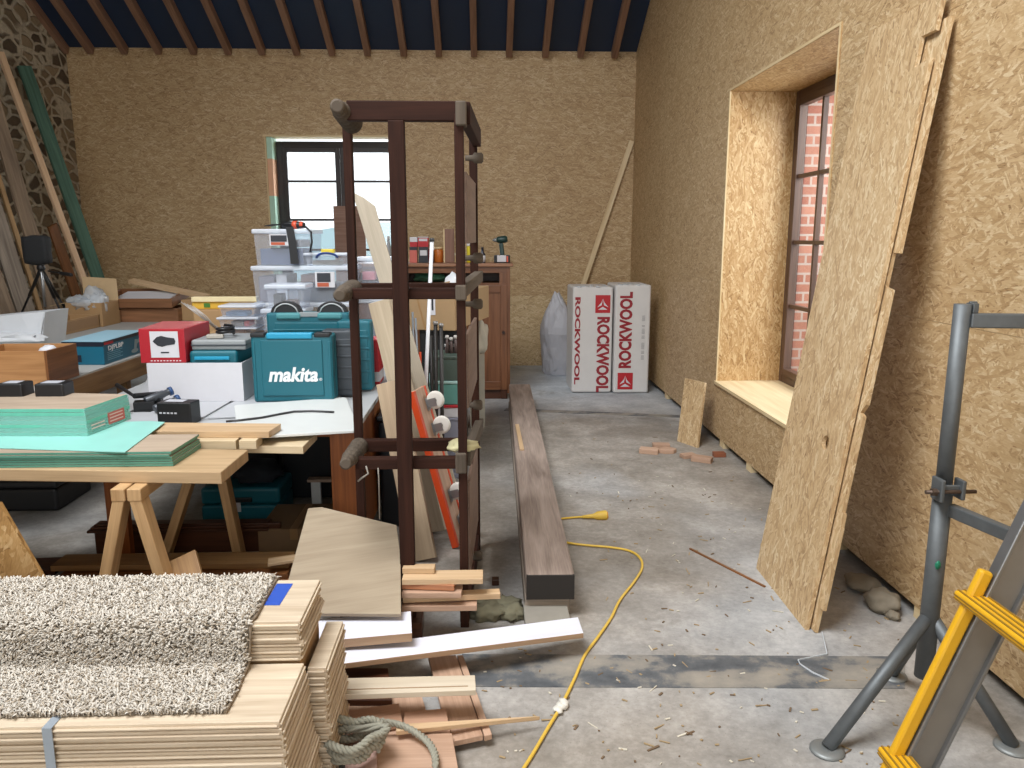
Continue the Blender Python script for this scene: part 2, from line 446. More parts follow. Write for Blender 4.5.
def rects_minus(r, h):
    (a0, a1, z0, z1), (h0, h1, k0, k1) = r, h
    if h0 >= a1 or h1 <= a0 or k0 >= z1 or k1 <= z0: return [r]
    o = []
    if h0 > a0: o.append((a0, h0, z0, z1))
    if h1 < a1: o.append((h1, a1, z0, z1))
    m0, m1 = max(a0, h0), min(a1, h1)
    if k0 > z0: o.append((m0, m1, z0, k0))
    if k1 < z1: o.append((m0, m1, k1, z1))
    return o

WB = (-2.70, -1.02, .95, 2.905)         # hole of the end window
wb = MB(); g = .0007
rows = [(0.0, .915), (.915, 2.165), (2.165, 3.415), (3.415, 4.1)]
for k, (z0, z1) in enumerate(rows):
    x = XL - .1 - (.9 if k % 2 else 0)
    if k == 1: struct(wb, 'wall_back', osb('osb_fresh', ('86684a', 'b3976f', 'c4a97f', 'd0b88f', 'dfcdaa')), 'lowest row of lighter OSB on the back wall'); wb = MB()
    while x < XR + .02:
        x1 = min(x + 2.5, XR + .02)
        for (p0, p1, s0, s1) in rects_minus((max(x, XL - .1), x1, z0, z1), WB):
            if p1 - p0 > .02: wb.bx(p0 + g, p1 - g, YB, YB + .02, s0 + g, s1 - g, 0)
        x += 2.5
struct(wb, 'wall_back', OSB, 'back wall clad in OSB boards')
wr = MB(); WR = (4.33, 6.20, .505, 2.75)
rows = [(.055, 1.305), (1.305, 2.555), (2.555, 3.805), (3.805, 5.055), (5.055, 6.305), (6.305, 7.2)]
for k, (z0, z1) in enumerate(rows):
    y = -3.1 - (1.1 if k % 2 else 0)
    while y < YB:
        for (p0, p1, s0, s1) in rects_minus((max(y, -3.1), min(y + 2.5, YB), z0, z1), WR):
            if p1 - p0 > .02: wr.bx(XR, XR + .02, p0 + g, p1 - g, s0 + g, s1 - g, 1)
        y += 2.5
struct(wr, 'wall_right', OSB, 'right wall clad in OSB boards, gap at its foot')
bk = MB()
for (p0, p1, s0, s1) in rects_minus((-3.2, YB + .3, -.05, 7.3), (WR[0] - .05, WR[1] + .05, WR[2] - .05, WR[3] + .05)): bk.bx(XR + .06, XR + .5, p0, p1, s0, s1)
struct(bk, 'wall_core', plain('gap_shade_masonry', '3b352e', .9, 0, .3, 8), 'masonry coloured as gap shade behind the right cladding')  # backing coloured dark so the gaps between boards look shaded
bk = MB()
for (p0, p1, s0, s1) in rects_minus((XL - .3, XR + .5, -.05, 4.6), (WB[0] - .05, WB[1] + .05, WB[2] - .05, WB[3] + .05)): bk.bx(p0, p1, YB + .03, YB + .3, s0, s1)
struct(bk, 'wall_core_back', plain('gap_shade_masonry', '3b352e', .9, 0, .3, 8), 'masonry behind the back cladding')
lw = MB(); lw.bx(XL - .4, XL, -3.0, YB + .2, 0, 7.3)
struct(lw, 'wall_left', stone(), 'left wall of rubble stone with pale mortar')
# dark roofing membrane and its rafters
zc = lambda y: ZE + (YB - y) * SL
YT = 2.2
ce = MB(); ce.prism([(XL - .3, YB + .15, zc(YB + .15)), (XR + .4, YB + .15, zc(YB + .15)), (XR + .4, YT, zc(YT)), (XL - .3, YT, zc(YT))], (0, 0, .1))
struct(ce, 'ceiling', plain('navy_roof_membrane', '1e3350', .6, 0, .12, 3), 'sloping ceiling of dark blue roofing membrane')
rf = MB(); rf.prism([(XL - .3, -3.3, 5.2), (XR + .4, -3.3, 5.2), (XR + .4, -.2, 7.4), (XL - .3, -.2, 7.4)], (0, 0, .1))
struct(rf, 'ceiling_near', plain('navy_roof_membrane', '1e3350', .6, 0, .12, 3), 'roof slope over the viewer')
fw = MB()
for (p0, p1, s0, s1) in rects_minus((XL - .3, XR + .4, 0, 5.2), (-3.2, 1.6, 0, 3.6)): fw.bx(p0, p1, -3.3, -3.1, s0, s1)
struct(fw, 'wall_front', OSB, 'wall behind the viewer with a wide doorway')
nrm = V((0, -SL, -1)).normalized()
for px in (67, 92, 126, 160, 195, 229.5, 263, 297.5, 332.5, 368, 404, 439, 474, 509, 545, 580, 614):
    x = PY(px, 50, YB).x
    m = MB(); m.plank((x, YB - .005, zc(YB)), (x, YT, zc(YT)), .075, .10, up=-nrm)
    o = m.build('rafter', W_RAFT(), None, .004); tag(o, 'brown rafter under the dark membrane', None, 'rafters under the membrane', 'structure')

# blocks in the gap under the right cladding
for y in (3.05, 3.9, 4.75, 5.3, 5.95, 6.9, 7.9, 9.0):
    m = MB(); m.bx(XR + .004, XR + .055, y, y + .10, 0, .054)
    struct(m, 'trim_3', PALE, 'packing block in the gap under the right wall')

# --- side window: deep lined niche
def niche(name, pieces, mat, label, bevel=.002):
    m = MB()
    for p in pieces: m.bx(*p)
    return struct(m, name, mat, label, bevel)
OSBW = osb('osb_reveal', ('7c5a32', 'a47d4c', 'b5905f', 'c3a173', 'd6be92'))
niche('trim_4', [(XR - .004, 2.46, 6.20, 6.22, .505, 2.75, 2)], OSBW, 'far OSB lining of the side window niche')
niche('trim_5', [(XR - .004, 2.46, 4.31, 4.33, .505, 2.75, 2)], OSBW, 'near OSB lining of the side window niche')
niche('trim_6', [(XR - .004, 2.46, 4.31, 6.22, 2.75, 2.77, 1)], OSBW, 'top OSB lining of the side window niche')
niche('trim_7', [(XR - .012, 2.46, 4.31, 6.22, .485, .505, 1)], wood('sill_wood','cbb083','e3d0aa'), 'pale sill board of the side window')
e = MB(); t_ = .016
e.bx(XR - .006, XR + .004, 6.196, 6.196 + t_, .50, 2.77); e.bx(XR - .006, XR + .004, 4.334 - t_, 4.334, .50, 2.77)
e.bx(XR - .006, XR + .004, 4.334, 6.196, 2.754, 2.77); e.bx(XR - .02, XR - .012, 4.32, 6.21, .482, .506)
struct(e, 'trim_8', PALE, 'pale cut edge around the side window niche')

FRAME = wood('window_brown_wood', '3b2a20', '60483a', .4)
FRAMEDK = wood('window_dark_wood', '1f1c1e', '3a3434', .4)
def window(name, label, axis, pos, a0, a1, z0, z1, cols, rowz, fw, mat, mz=.02, sash=2, depth=.06):
    """axis 'x': pane lies in the plane x=pos and spans y; 'y': plane y=pos, spans x. rowz = heights of the glazing bars"""
    P = (lambda u0, u1, v0, v1, d0, d1: (pos + d0, pos + d1, u0, u1, v0, v1)) if axis == 'x' else (lambda u0, u1, v0, v1, d0, d1: (u0, u1, pos + d0, pos + d1, v0, v1))
    ctr = (pos, (a0 + a1) / 2, z0) if axis == 'x' else ((a0 + a1) / 2, pos, z0)
    w = bpy.data.objects.new(name, None); COL.objects.link(w); w.location = ctr; w['_o'] = tuple(ctr); w['kind'] = 'structure'; w['label'] = label
    def grp(n, rects, mt, bev=.004):
        m = MB()
        for r_ in rects: m.bx(*P(*r_))
        return m.build(n, mt, w, bev)
    grp('window_frame', [(a0, a0 + fw, z0, z1, 0, depth), (a1 - fw, a1, z0, z1, 0, depth), (a0 + fw, a1 - fw, z0, z0 + fw, 0, depth), (a0 + fw, a1 - fw, z1 - fw, z1, 0, depth)], mat)
    i0, i1 = a0 + fw, a1 - fw; sw = (i1 - i0) / sash; s_ = fw * .8
    for k in range(sash):
        u0, u1 = i0 + k * sw + .002, i0 + (k + 1) * sw - .002
        grp('sash', [(u0, u0 + s_, z0 + fw, z1 - fw, -.015, depth - .012), (u1 - s_, u1, z0 + fw, z1 - fw, -.015, depth - .012),
                     (u0 + s_, u1 - s_, z0 + fw, z0 + fw + s_, -.015, depth - .012), (u0 + s_, u1 - s_, z1 - fw - s_, z1 - fw, -.015, depth - .012)], mat)
        bars = [(u0 + s_, u1 - s_, z - mz / 2, z + mz / 2, .002, depth - .02) for z in rowz]
        for c_ in range(1, cols):
            uc = u0 + s_ + (u1 - u0 - 2 * s_) * c_ / cols
            bars.append((uc - mz / 2, uc + mz / 2, z0 + fw + s_, z1 - fw - s_, .0, depth - .022))
        grp('glazing_bars', bars, mat, .002)
        grp('glass_pane', [(u0 + s_ - .01, u1 - s_ + .01, z0 + fw + s_ - .01, z1 - fw - s_ + .01, depth * .4, depth * .4 + .004)], glass(), 0)
    return w
zz = [.505 + .12 + (2.75 - .505 - .26) * k / 4 for k in (1, 2, 3)]
window('window_1', 'tall brown casement window in the right wall', 'x', 2.40, 4.33, 6.20, .505, 2.75, 2, zz, .065, FRAME, .03)
window('window_2', 'dark framed window in the back wall behind the rack', 'y', YB + .21, -2.62, -1.02, .95, 2.85, 1, [1.50, 1.88, 2.36], .075, FRAMEDK, .028)
# lining of the end window: pale head, foam strips in the left cheek
niche('trim_9', [(-2.72, -1.0, YB - .004, YB + .27, 2.88, 2.905, 0)], PALE, 'pale head lining of the back window')
niche('trim_10', [(-2.70, -2.685, YB - .004, YB + .27, .95, 2.88, 2)], PALE, 'pale edge of the back window cheek')
for n_, (z0, z1, c_) in enumerate(((.95, 2.17, 'b6d8c6'), (2.17, 2.62, 'e0b090'), (2.62, 2.88, 'b6d8c6'))):
    niche('trim_%d' % (11 + n_), [(-2.685, -2.62, YB + .02, YB + .27, z0, z1)], plain('foam_' + c_, c_, .8), 'foam strip in the back window cheek')
niche('trim_14', [(-1.04, -1.0, YB - .004, YB + .27, .95, 2.88, 2)], PALE, 'right cheek of the back window')
niche('trim_15', [(-2.70, -1.0, YB - .03, YB + .27, .93, .95, 0)], PALE, 'sill of the back window')
# brickwork outside the side window, hills outside the end window
bw = MB(); bw.bx(2.47, 2.85, 6.13, 7.2, 0, 3.6, 0); bw.bx(2.47, 2.85, 3.4, 4.40, 0, 3.6, 0); bw.bx(2.47, 2.85, 4.40, 6.13, 0, .47); bw.bx(2.47, 2.85, 4.40, 6.13, 2.79, 3.6)
struct(bw, 'wall_outer', brick(), 'red brick reveal outside the side window')
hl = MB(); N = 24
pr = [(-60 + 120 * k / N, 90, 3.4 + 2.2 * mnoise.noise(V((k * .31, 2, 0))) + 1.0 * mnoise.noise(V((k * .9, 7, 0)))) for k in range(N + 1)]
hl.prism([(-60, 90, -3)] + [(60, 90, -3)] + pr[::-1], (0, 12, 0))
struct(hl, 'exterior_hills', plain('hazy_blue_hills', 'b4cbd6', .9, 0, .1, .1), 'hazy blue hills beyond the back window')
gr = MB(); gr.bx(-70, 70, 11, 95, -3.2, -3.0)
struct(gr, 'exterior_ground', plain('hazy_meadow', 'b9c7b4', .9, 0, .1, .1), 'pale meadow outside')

# ------------------------------------------------------------------ the tall wooden rack
def rack():
    Yf, Yr, Yb = 3.14, 3.53, 3.98
    t = thing('wooden_rack', 'tall dark wooden rack frame with turned spindles standing mid floor', 'rack', (-.35, 3.55, 0))
    w, g = W_RACK(), W_RACKG()
    def post(px0, px1, py, y, z0, z1, dep, nm='post', mt=None):
        a, b = PY(px0, py, y).x, PY(px1, py, y).x
        return q('bx', a, b, y - dep / 2, y + dep / 2, z0, z1).build(nm, mt or w, t, .004)
    ztop = PY(461, 104, Yf).z
    post(457, 466, 340, Yf, 0, ztop - .04, .055)
    post(394, 409.5, 330, Yf - .05, 0, PY(402, 121, Yf - .05).z, .045)
    post(349.5, 358, 300, Yr + .02, 0, PY(354, 124, Yr).z, .045)
    post(470.5, 478.5, 300, Yb, 0, PY(474, 134, Yb).z, .05)
    xl, xr = PY(352, 300, Yf).x, PY(460, 300, Yf).x
    def beam(y, pxl, pxr, pyt, pyb, dep=.045):
        zt, zb = PY(405, pyt, y).z, PY(405, pyb, y).z
        return q('bx', PY(pxl, pyt, y).x, PY(pxr, pyt, y).x, y - dep / 2, y + dep / 2, zb, zt).build('crossbar', w, t, .004)
    beam(Yf, 347, 460, 101.5, 121.5)
    for f0, f1, r0, r1, fl_, rl in ((288, 299, 283, 294, 352, 354), (457, 468, 439, 450.5, 356, 362)):
        beam(Yf, fl_, 458, f0, f1); beam(Yr, rl, 470, r0, r1)
    # turned spindles on the left side
    for (p0, y0, p1, y1, r) in (((337, 106), 2.97, (354, 125), 3.57, .034), ((339.5, 295.5), 2.95, (355, 288), 3.57, .031), ((345.5, 464), 2.95, (361, 444), 3.58, .031)):
        A, B = PY(*p0, y0), PY(*p1, y1)
        prof = [(0, r * .55), (.01, r * .78), (.05, r * .80), (.08, r * .5), (.09, r * .86), (.13, r * .9), (.17, r * .86), (.19, r * .42)]
        for k in range(5):
            u = .22 + k * .145
            prof += [(u, r * .5), (u + .015, r * .95), (u + .045, r * (1.12 + .06 * k)), (u + .075, r * .95), (u + .09, r * .5)]
        prof += [(.97, r * .6), (1, r * .6)]
        m = MB(); m.turned(A, B, prof, 16); tag(m.build('spindle', g, t), 'grey worn turned spindle')
    # side: rails, end blocks, panels and pegs
    xs = PY(470, 300, 3.5).x
    for pf, pb, hh in (((465, 113), (477, 138), .085), ((462, 290), (479, 276), .055), ((466, 459), (479.5, 424), .06)):
        A, B = PY(*pf, Yf + .02), PY(*pb, Yb + .03)
        m = MB(); m.plank(A, B, .04, hh, at='mid'); m.build('side_rail', g if pf[1] > 200 else w, t, .004)
    m = MB(); m.plank((xs - .03, Yf, .05), (xs + .01, Yb, .05), .04, .08, at='mid'); m.build('side_rail', w, t, .004)
    for py0, py1 in ((101, 126), (285, 300.5), (453, 473)):
        a, b = PY(455.3, py0, Yf - .03), PY(466.6, py1, Yf - .03)
        m = MB(); m.bx(a.x, b.x, Yf - .045, Yf + .035, b.z, a.z); tag(m.build('end_block', g, t, .006), 'grey worn end block')
    for py0, py1 in ((178, 243), (325, 393), (460, 545)):
        zt, zb = PY(471, py0, 3.6).z, max(.12, PY(471, py1, 3.6).z)
        m = MB(); m.plank((xs - .012, Yf + .12, (zt + zb) / 2), (xs + .018, Yb - .03, (zt + zb) / 2), .014, zt - zb, at='mid'); m.build('side_panel', wood('rack_panel_wood', '5a473c', '7d675a', .6), t, .002)
    for py, y in ((158, 3.55), (258, 3.5), (304, 3.6), (405, 3.6), (556, 3.55)):
        P = PY(472, py, y); m = MB(); m.turned(P + V((-.03, 0, 0)), P + V((.05, 0, 0)), [(0, .012), (.4, .013), (.5, .024), (.9, .024), (1, .015)], 10); m.build('peg', g, t)
    m = MB(); a = PY(366, 466, Yf - .03); m.tube([a + V((0, 0, 0)), a + V((.01, -.01, -.03)), a + V((-.02, -.01, -.05)), a + V((-.035, 0, -.065))], .004, 6)
    b = PY(378, 468, Yf - .03); m.tube([b, b + V((.002, 0, -.04)), b + V((0, 0, -.22))], .003, 6); tag(m.build('string', plain('grey_string', '8a857c', .8), t), 'grey string ends')
rack()
m = MB()
for k in range(3):
    a, b = PY(447 + k * 3, 452 - k, 3.10 + k * .02), PY(478 - k * 6, 439 + k * 5, 3.32)
    m.blob((a + b) / 2 + V((0, 0, .004 * k)), ((b.x - a.x) * 1.05, .14, .045 - .008 * k), 3 + k, .35, 2.2, 3, False)
tag(m.build('rag', plain('yellowish_rag', 'c3bc93', .9, 0, .2)), 'crumpled yellowish rag lying on the rack\'s lower corner', 'rag')

# ------------------------------------------------------------------ foreground: stacks of tongue-and-groove flooring
FLOORW = wood('pale_flooring_board', 'a8937a', 'd6c7b0', .55, 7)
FLOORE = wood('flooring_edge', '8d6f4c', 'cdb691', .6, 14)
def tg_board(x0, x1, y0, y1, z1, t, label, group, lab=True):
    """one tongue-and-groove board, tongue on the front edge, groove at the right end"""
    z0 = z1 - t; m = MB()
    m.bx(x0, x1, y0, y1, z0, z1, 0)
    tz = t * .3
    m.bx(x0, x1 - .004, y0 - .009, y0, z0 + t * .30, z1 - t * .40, 0)
    m.bx(x1, x1 + .006, y0 + .002, y1 - .002, z0 + t * .25, z1 - t * .4, 1)
    o = m.build('flooring_board', FLOORW, None, .0015, 1)
    return tag(o, label, 'flooring board', group)
def stack(x0, xr, y0, y1, ztop, n, t, desc, group, jit=.006, fan=0., zmin=None):
    ords = ['topmost', 'second', 'third', 'fourth', 'fifth', 'sixth', 'seventh', 'eighth', 'ninth', 'tenth', 'eleventh', 'twelfth', 'thirteenth', 'fourteenth', 'fifteenth', 'sixteenth', 'seventeenth', 'eighteenth', 'nineteenth', 'twentieth', 'twenty-first', 'twenty-second', 'twenty-third', 'twenty-fourth', 'twenty-fifth', 'twenty-sixth']
    for k in range(n):
        j = random.uniform(-jit, jit) if k else 0; jy = random.uniform(-jit, jit) * .8 if k else 0
        tg_board(x0, xr + j + fan * k, y0 + jy, y1 + jy, ztop - k * t, t - .0008, '%s pale flooring board down in the %s' % (ords[k], desc) if k else 'topmost pale flooring board of the %s' % desc, group)
G1 = PZ(279, 724, .45)
tS = .0205
stack(-2.0, -.525, 1.80, 2.075, .45, 21, tS, 'broad front stack under the rug', 'boards of the front flooring stack', .007, .0022)
stack(-2.0, -.532, 2.085, 2.36, .575, 6, tS, 'raised stack with the blue label', 'boards of the raised flooring stack', .007)
zb_ = .575 - 6 * tS
m = MB(); m.bx(-1.99, -.54, 2.095, 2.35, .001, zb_ - .001, 0); tag(m.build('packing_timber', CARD(), None, .004), 'packing timber under the raised flooring stack with the blue label', 'timber')
stack(-.522, -.468, 2.10, 2.38, .42, 20, .0205, 'narrow stack beside the raised one', 'boards of the narrow flooring stack', .005)
m = MB(); a, b, c, d = PZ(277, 583.5, .5765), PZ(293, 583.5, .5765), PZ(279.5, 605, .5765), PZ(264, 605, .5765)
m.prism([a, b, c, d], (0, 0, -.0012)); lb = m.build('label_sheet', plain('blue_label', '2f52b0', .5, 0, .15, 60)); tag(lb, 'blue paper label on the pale flooring boards', 'label')
m = MB()
P0 = PY(47.5, 727, 1.792)
for z0, z1 in ((.0, .452),): m.bx(P0.x - .012, P0.x + .012, 1.7865, 1.7895, z0 + .04, z1 + .0)
m.bx(P0.x - .012, P0.x + .012, 1.787, 2.07, .4512, .4527)
tag(m.build('packing_strap', plain('grey_strap', '9aa4ae', .4, .2, .05)), 'pale grey packing strap down the front flooring stack', 'strap')

def rug():
    t = thing('shaggy_rug', 'shaggy cream rug draped over the step of the flooring stacks', 'rug', (-1.3, 2.1, .45))
    # profile from the back of the upper stack down to the front of the lower one, with the right edge
    prof = [(2.385, .565, PZ(277, 578, .58).x), (2.36, .581, PZ(275, 581, .58).x), (2.22, .582, PZ(263, 602, .58).x), (2.10, .583, PZ(252, 623, .58).x), (2.078, .578, PY(250.5, 627, 2.078).x), (2.066, .56, PY(250, 632, 2.066).x),
            (2.060, .52, PY(249.5, 643, 2.06).x), (2.054, .475, PY(248.5, 656, 2.054).x), (2.045, .462, PY(247.5, 662, 2.045).x), (2.0, .457, PZ(243, 675, .457).x), (1.93, .456, PZ(235, 694, .456).x), (1.85, .456, PZ(224, 714, .456).x), (1.835, .456, PZ(221, 719, .456).x)]
    x0 = -1.95; N = 30; th = .007
    m = MB(); top = []; 
    for (y, z, xr) in prof:
        for k in range(N + 1):
            x = x0 + (xr - x0) * k / N
            top.append(V((x, y, z + .002 * mnoise.noise(V((x * 4, y * 4, 0))))))
    nP = len(prof); i = m.add(top); W = N + 1
    nr = []
    for r_ in range(nP):
        a_, b_ = prof[max(r_ - 1, 0)], prof[min(r_ + 1, nP - 1)]
        d = V((0, b_[0] - a_[0], b_[1] - a_[1])).normalized(); nr.append(V((1, 0, 0)).cross(d) * -1 if False else V((0, d.z, -d.y)))
    nr = [n if n.z > 0 or n.y < -.3 else -n for n in nr]
    j = m.add([top[r_ * W + k] - nr[r_] * th for r_ in range(nP) for k in range(W)])
    for r_ in range(nP - 1):
        for k in range(N):
            a = r_ * W + k
            m.face([i + a, i + a + W, i + a + W + 1, i + a + 1], [(0, 0)] * 4, True)
            m.face([j + a, j + a + 1, j + a + W + 1, j + a + W], [(0, 0)] * 4, True)
        e = r_ * W + N; m.face([i + e, i + e + W, j + e + W, j + e], [(0, 0)] * 4)
    m.build('backing', plain('rug_backing', '8c8274', .9), t)
    # bound edge
    m = MB(); m.tube([V((xr + .001, y, z)) for (y, z, xr) in prof], .0045, 6); tag(m.build('edge_binding', plain('rug_binding', '7d6f5e', .9), t), 'darker bound edge')
    # the pile: short twisted tufts of yarn
    m = MB(); rnd = random.Random(3); segs = []
    L = [0]
    for r_ in range(1, nP): L.append(L[-1] + math.hypot(prof[r_][0] - prof[r_ - 1][0], prof[r_][1] - prof[r_ - 1][1]))
    NT_ = 32000
    for _ in range(NT_):
        s = rnd.uniform(0, L[-1]); r_ = max(k for k in range(nP) if L[k] <= s); r_ = min(r_, nP - 2)
        f = (s - L[r_]) / (L[r_ + 1] - L[r_]); A, B = prof[r_], prof[r_ + 1]
        y, z, xr = (A[k] + (B[k] - A[k]) * f for k in range(3)); n = nr[r_].lerp(nr[r_ + 1], f).normalized()
        x = rnd.uniform(-1.935, xr - .004)
        p = V((x, y, z)); lay = V((rnd.gauss(0, .7), rnd.gauss(-.25, .6), rnd.gauss(0, .3)))
        ln = rnd.uniform(.013, .023); d1 = (n + lay * .45).normalized(); d2 = (n * .45 + lay * 1.1).normalized()
        w = rnd.uniform(.0024, .0037); a_ = d1.orthogonal().normalized(); b_ = d1.cross(a_)
        p1 = p + d1 * ln * .55; p2 = p1 + d2 * ln * .55
        m.cur = 0 if rnd.random() < .8 else 1
        pts = []
        for pp, rr, ph in ((p - n * .003, w, 0), (p1, w * 1.2, .6), (p2, w * .75, 1.2)):
            pts += [pp + (a_ * math.cos(ph + q_ * 2.094) + b_ * math.sin(ph + q_ * 2.094)) * rr for q_ in range(3)]
        i = m.add(pts)
        for lv in range(2):
            for q_ in range(3):
                k2 = (q_ + 1) % 3; m.face([i + lv * 3 + q_, i + lv * 3 + k2, i + lv * 3 + 3 + k2, i + lv * 3 + 3 + q_], [(0, 0)] * 4, True)
        m.face([i + 6, i + 7, i + 8], [(0, 0)] * 3, True)
    o = m.build('pile', [plain('rug_yarn', 'd0c9be', .95, 0, .1, 30, .1), plain('rug_yarn_brown', 'b5a998', .95, 0, .1, 30, .1)], t); o['kind'] = 'stuff'
rug()

# ------------------------------------------------------------------ offcuts on the floor in front of the rack
def board(name, label, cat, A, B, w, t, mat, up=(0, 0, 1), group=None, bevel=.002, at='top'):
    m = MB(); m.plank(A, B, w, t, up, at); return tag(m.build(name, mat, None, bevel), label, cat, group)
def slab(name, label, cat, pts, t, mat, group=None, bevel=.002, gdir=None, down=(0, 0, -1)):
    m = MB(); m.prism(pts, V(down) * t, gdir)
    if isinstance(mat, list): m.mi[0] = 1
    return tag(m.build(name, mat, None, bevel), label, cat, group)
ww = W_WHITEWASH(); CORE = wood('board_core', '8a6c50', 'b3967a', .6)
def strip(p0, p1, p2, p3, z, z2=None):
    z2 = z if z2 is None else z2
    return [PZ(*p0, z), PZ(*p1, z2), PZ(*p2, z2), PZ(*p3, z)]
GB = 'loose boards in front of the rack'
slab('painted_board', 'short white-faced board, the upper one beside the flooring stacks', 'board', strip((300, 621), (411, 611), (412, 633), (300, 643), .20), .035, [CORE, ww], GB)
slab('painted_board', 'long white-faced board with its end on the floor beside the yellow cable', 'board', strip((300, 653), (578, 617), (583.5, 633), (300, 669), .16, .105), .022, [CORE, ww], GB)
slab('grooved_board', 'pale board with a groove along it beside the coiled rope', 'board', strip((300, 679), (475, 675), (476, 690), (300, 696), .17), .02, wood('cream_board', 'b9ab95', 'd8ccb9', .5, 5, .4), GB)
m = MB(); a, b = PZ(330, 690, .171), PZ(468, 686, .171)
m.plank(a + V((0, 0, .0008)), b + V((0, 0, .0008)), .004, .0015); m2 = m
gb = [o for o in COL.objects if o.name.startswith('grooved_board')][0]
m2.build('groove', plain('groove_shade_strip', '9c8468', .8), gb)  # raised darker strip; the groove's shade is put into its colour
slab('batten', 'thin crooked stick lying across the offcuts towards the cable', 'stick', strip((396, 724), (530, 716.5), (540, 716), (396, 731), .105, .05), .016, W_PINE(), GB)
slab('flooring_plank', 'wide pinkish plank lying on the concrete under the loose boards', 'plank', strip((428, 655), (456, 655), (483, 735), (450, 742), .045), .02, W_PINE2(), GB)
slab('flooring_plank', 'narrow pinkish plank edge lying against the wide plank', 'plank', [PZ(457, 655, .045), PZ(463, 655, .045), PZ(492, 734, .045), PZ(484.5, 736, .045)], .02, W_PINE2(), GB)
m_ = W_PINE2()
slab('offcut_plank', 'flat offcut plank under the grooved board beside the rope', 'plank', strip((330, 693), (420, 690), (436, 742), (330, 760), .052), .022, W_PINE2(), GB)
slab('offcut_plank', 'square offcut at the bottom under the rope loop', 'plank', strip((352, 735), (452, 733), (462, 790), (352, 800), .068), .014, W_PINE2(), GB)
slab('offcut_plank', 'short tilted offcut lying above the rope', 'plank', strip((330, 713), (399, 703), (403, 724), (330, 738), .072), .014, wood('pink_offcut', '9c765c', 'c6a189'), GB)
slab('offcut_plank', 'small square offcut between the rope and the stick', 'plank', strip((404, 712), (446, 708), (450, 730), (404, 733), .070), .016, wood('pink_offcut', '9c765c', 'c6a189'), GB)
slab('offcut_plank', 'mauve offcut corner showing beneath the coiled rope', 'plank', strip((345, 733), (378, 732), (376, 790), (345, 790), .085), .012, wood('mauve_offcut', '8a6c62', 'b29387'), GB)
slab('support_plank', 'dark plank end under the white-faced boards', 'plank', strip((330, 668), (388, 668), (392, 700), (330, 700), .075), .045, W_DARK(), GB)
# coil of grey rope
def rope():
    t = None; m = MB()
    pts = []
    c = PZ(352, 752, .10)
    for k in range(64):
        a = k * .30; rr = .075 + .012 * math.sin(k * .9) + .0015 * k * .3
        pts.append(c + V((math.cos(a) * rr * 1.0, math.sin(a) * rr * .8, .004 + .0012 * k + .006 * math.sin(k * 1.7))))
    end = pts[-1]
    for px, py, z in ((345, 730, .13), (372, 722, .125), (398, 724, .115), (418, 734, .10), (432, 748, .095), (436, 765, .09), (432, 790, .085)):
        pts.append(PZ(px, py, z))
    # smooth
    sm = []
    for k in range(len(pts) - 1):
        p0, p1, p2, p3 = pts[max(k - 1, 0)], pts[k], pts[k + 1], pts[min(k + 2, len(pts) - 1)]
        for j in range(5):
            u = j / 5; sm.append(.5 * ((2 * p1) + (p2 - p0) * u + (2 * p0 - 5 * p1 + 4 * p2 - p3) * u * u + (-p0 + 3 * p1 - 3 * p2 + p3) * u ** 3))
    L = 0; strands = [[], [], []]; a = V((0, 0, 1))
    for k, p in enumerate(sm):
        d = (sm[min(k + 1, len(sm) - 1)] - sm[max(k - 1, 0)]).normalized(); a = (a - d * a.dot(d)).normalized(); b = d.cross(a)
        if k: L += (p - sm[k - 1]).length
        for s in range(3):
            ph = L / .045 * 6.283 + s * 2.094
            strands[s].append(p + (a * math.cos(ph) + b * math.sin(ph)) * .0072)
    for s in strands: m.tube(s, .0068, 6)
    o = m.build('rope', plain('grey_rope', '8d8b7d', .9, 0, .25, 60))
    tag(o, 'grey twisted rope coiled on the offcuts beside the flooring stacks', 'rope')
rope()
# plywood panel and the timber pile that carries it
def on_plane(px, py, z0, y0, k):
    """sight line met with the plane z = z0 + (y - y0) * k"""
    d = ray(px, py); t_ = (z0 - y0 * k - EYE.z) / (d.z - k * d.y); return EYE + d * t_
pp = [on_plane(px, py, .265, 2.9, .30) for px, py in ((279, 613), (401, 614), (400.5, 556), (396.5, 525), (322, 507), (308, 508))]
slab('plywood_sheet', 'pale plywood panel tilted beside the rack, one corner clipped', 'plywood panel', pp, .016, wood('worn_plywood', '857561', 'a69781', .6, 5), None, .002, (1, .25, 0), (0, .29, -.957))
GP = 'boards of the timber pile beside the rack'
pile = [((403, 566), (435, 566), .31, .05, 'uppermost short pine offcut of the pile at the rack foot', W_PINE()),
        ((403, 575), (483, 574), .285, .09, 'broad pine board below the top of the pile', W_PINE()),
        ((403, 581), (455, 583), .262, .05, 'reddish strip sandwiched in the timber pile', wood('reddish_batten', '8f5c40', 'b9805c')),
        ((403, 588), (462, 588), .235, .09, 'pinkish board in the middle of the timber pile', W_PINE2()),
        ((403, 595), (500, 591), .205, .05, 'slender batten reaching furthest from the timber pile', W_PINE()),
        ((403, 601), (477, 600), .175, .10, 'pine board with a rounded end near the bottom of the pile', W_PINE2())]
for (p0, p1, z, w_, lb_, mt) in pile:
    board('timber_board', lb_, 'board', PZ(*p0, z), PZ(*p1, z), w_, .024, mt, (0, 0, 1), GP)
yv = PZ(425, 615, .1).y
for k, (dx, z0, z1, dy) in enumerate(((-.44, 0, .075, .03), (-.40, .076, .15, .0))):
    m = MB(); m.bx(-.62 + k * .03, -.27 - k * .04, yv - .02, yv + .10, z0, z1, 0)
    tag(m.build('timber_block', W_DARK(), None, .003), ('dark block on the floor under the timber pile', 'dark block stacked upon the lower block of the timber pile')[k], 'block', GP)
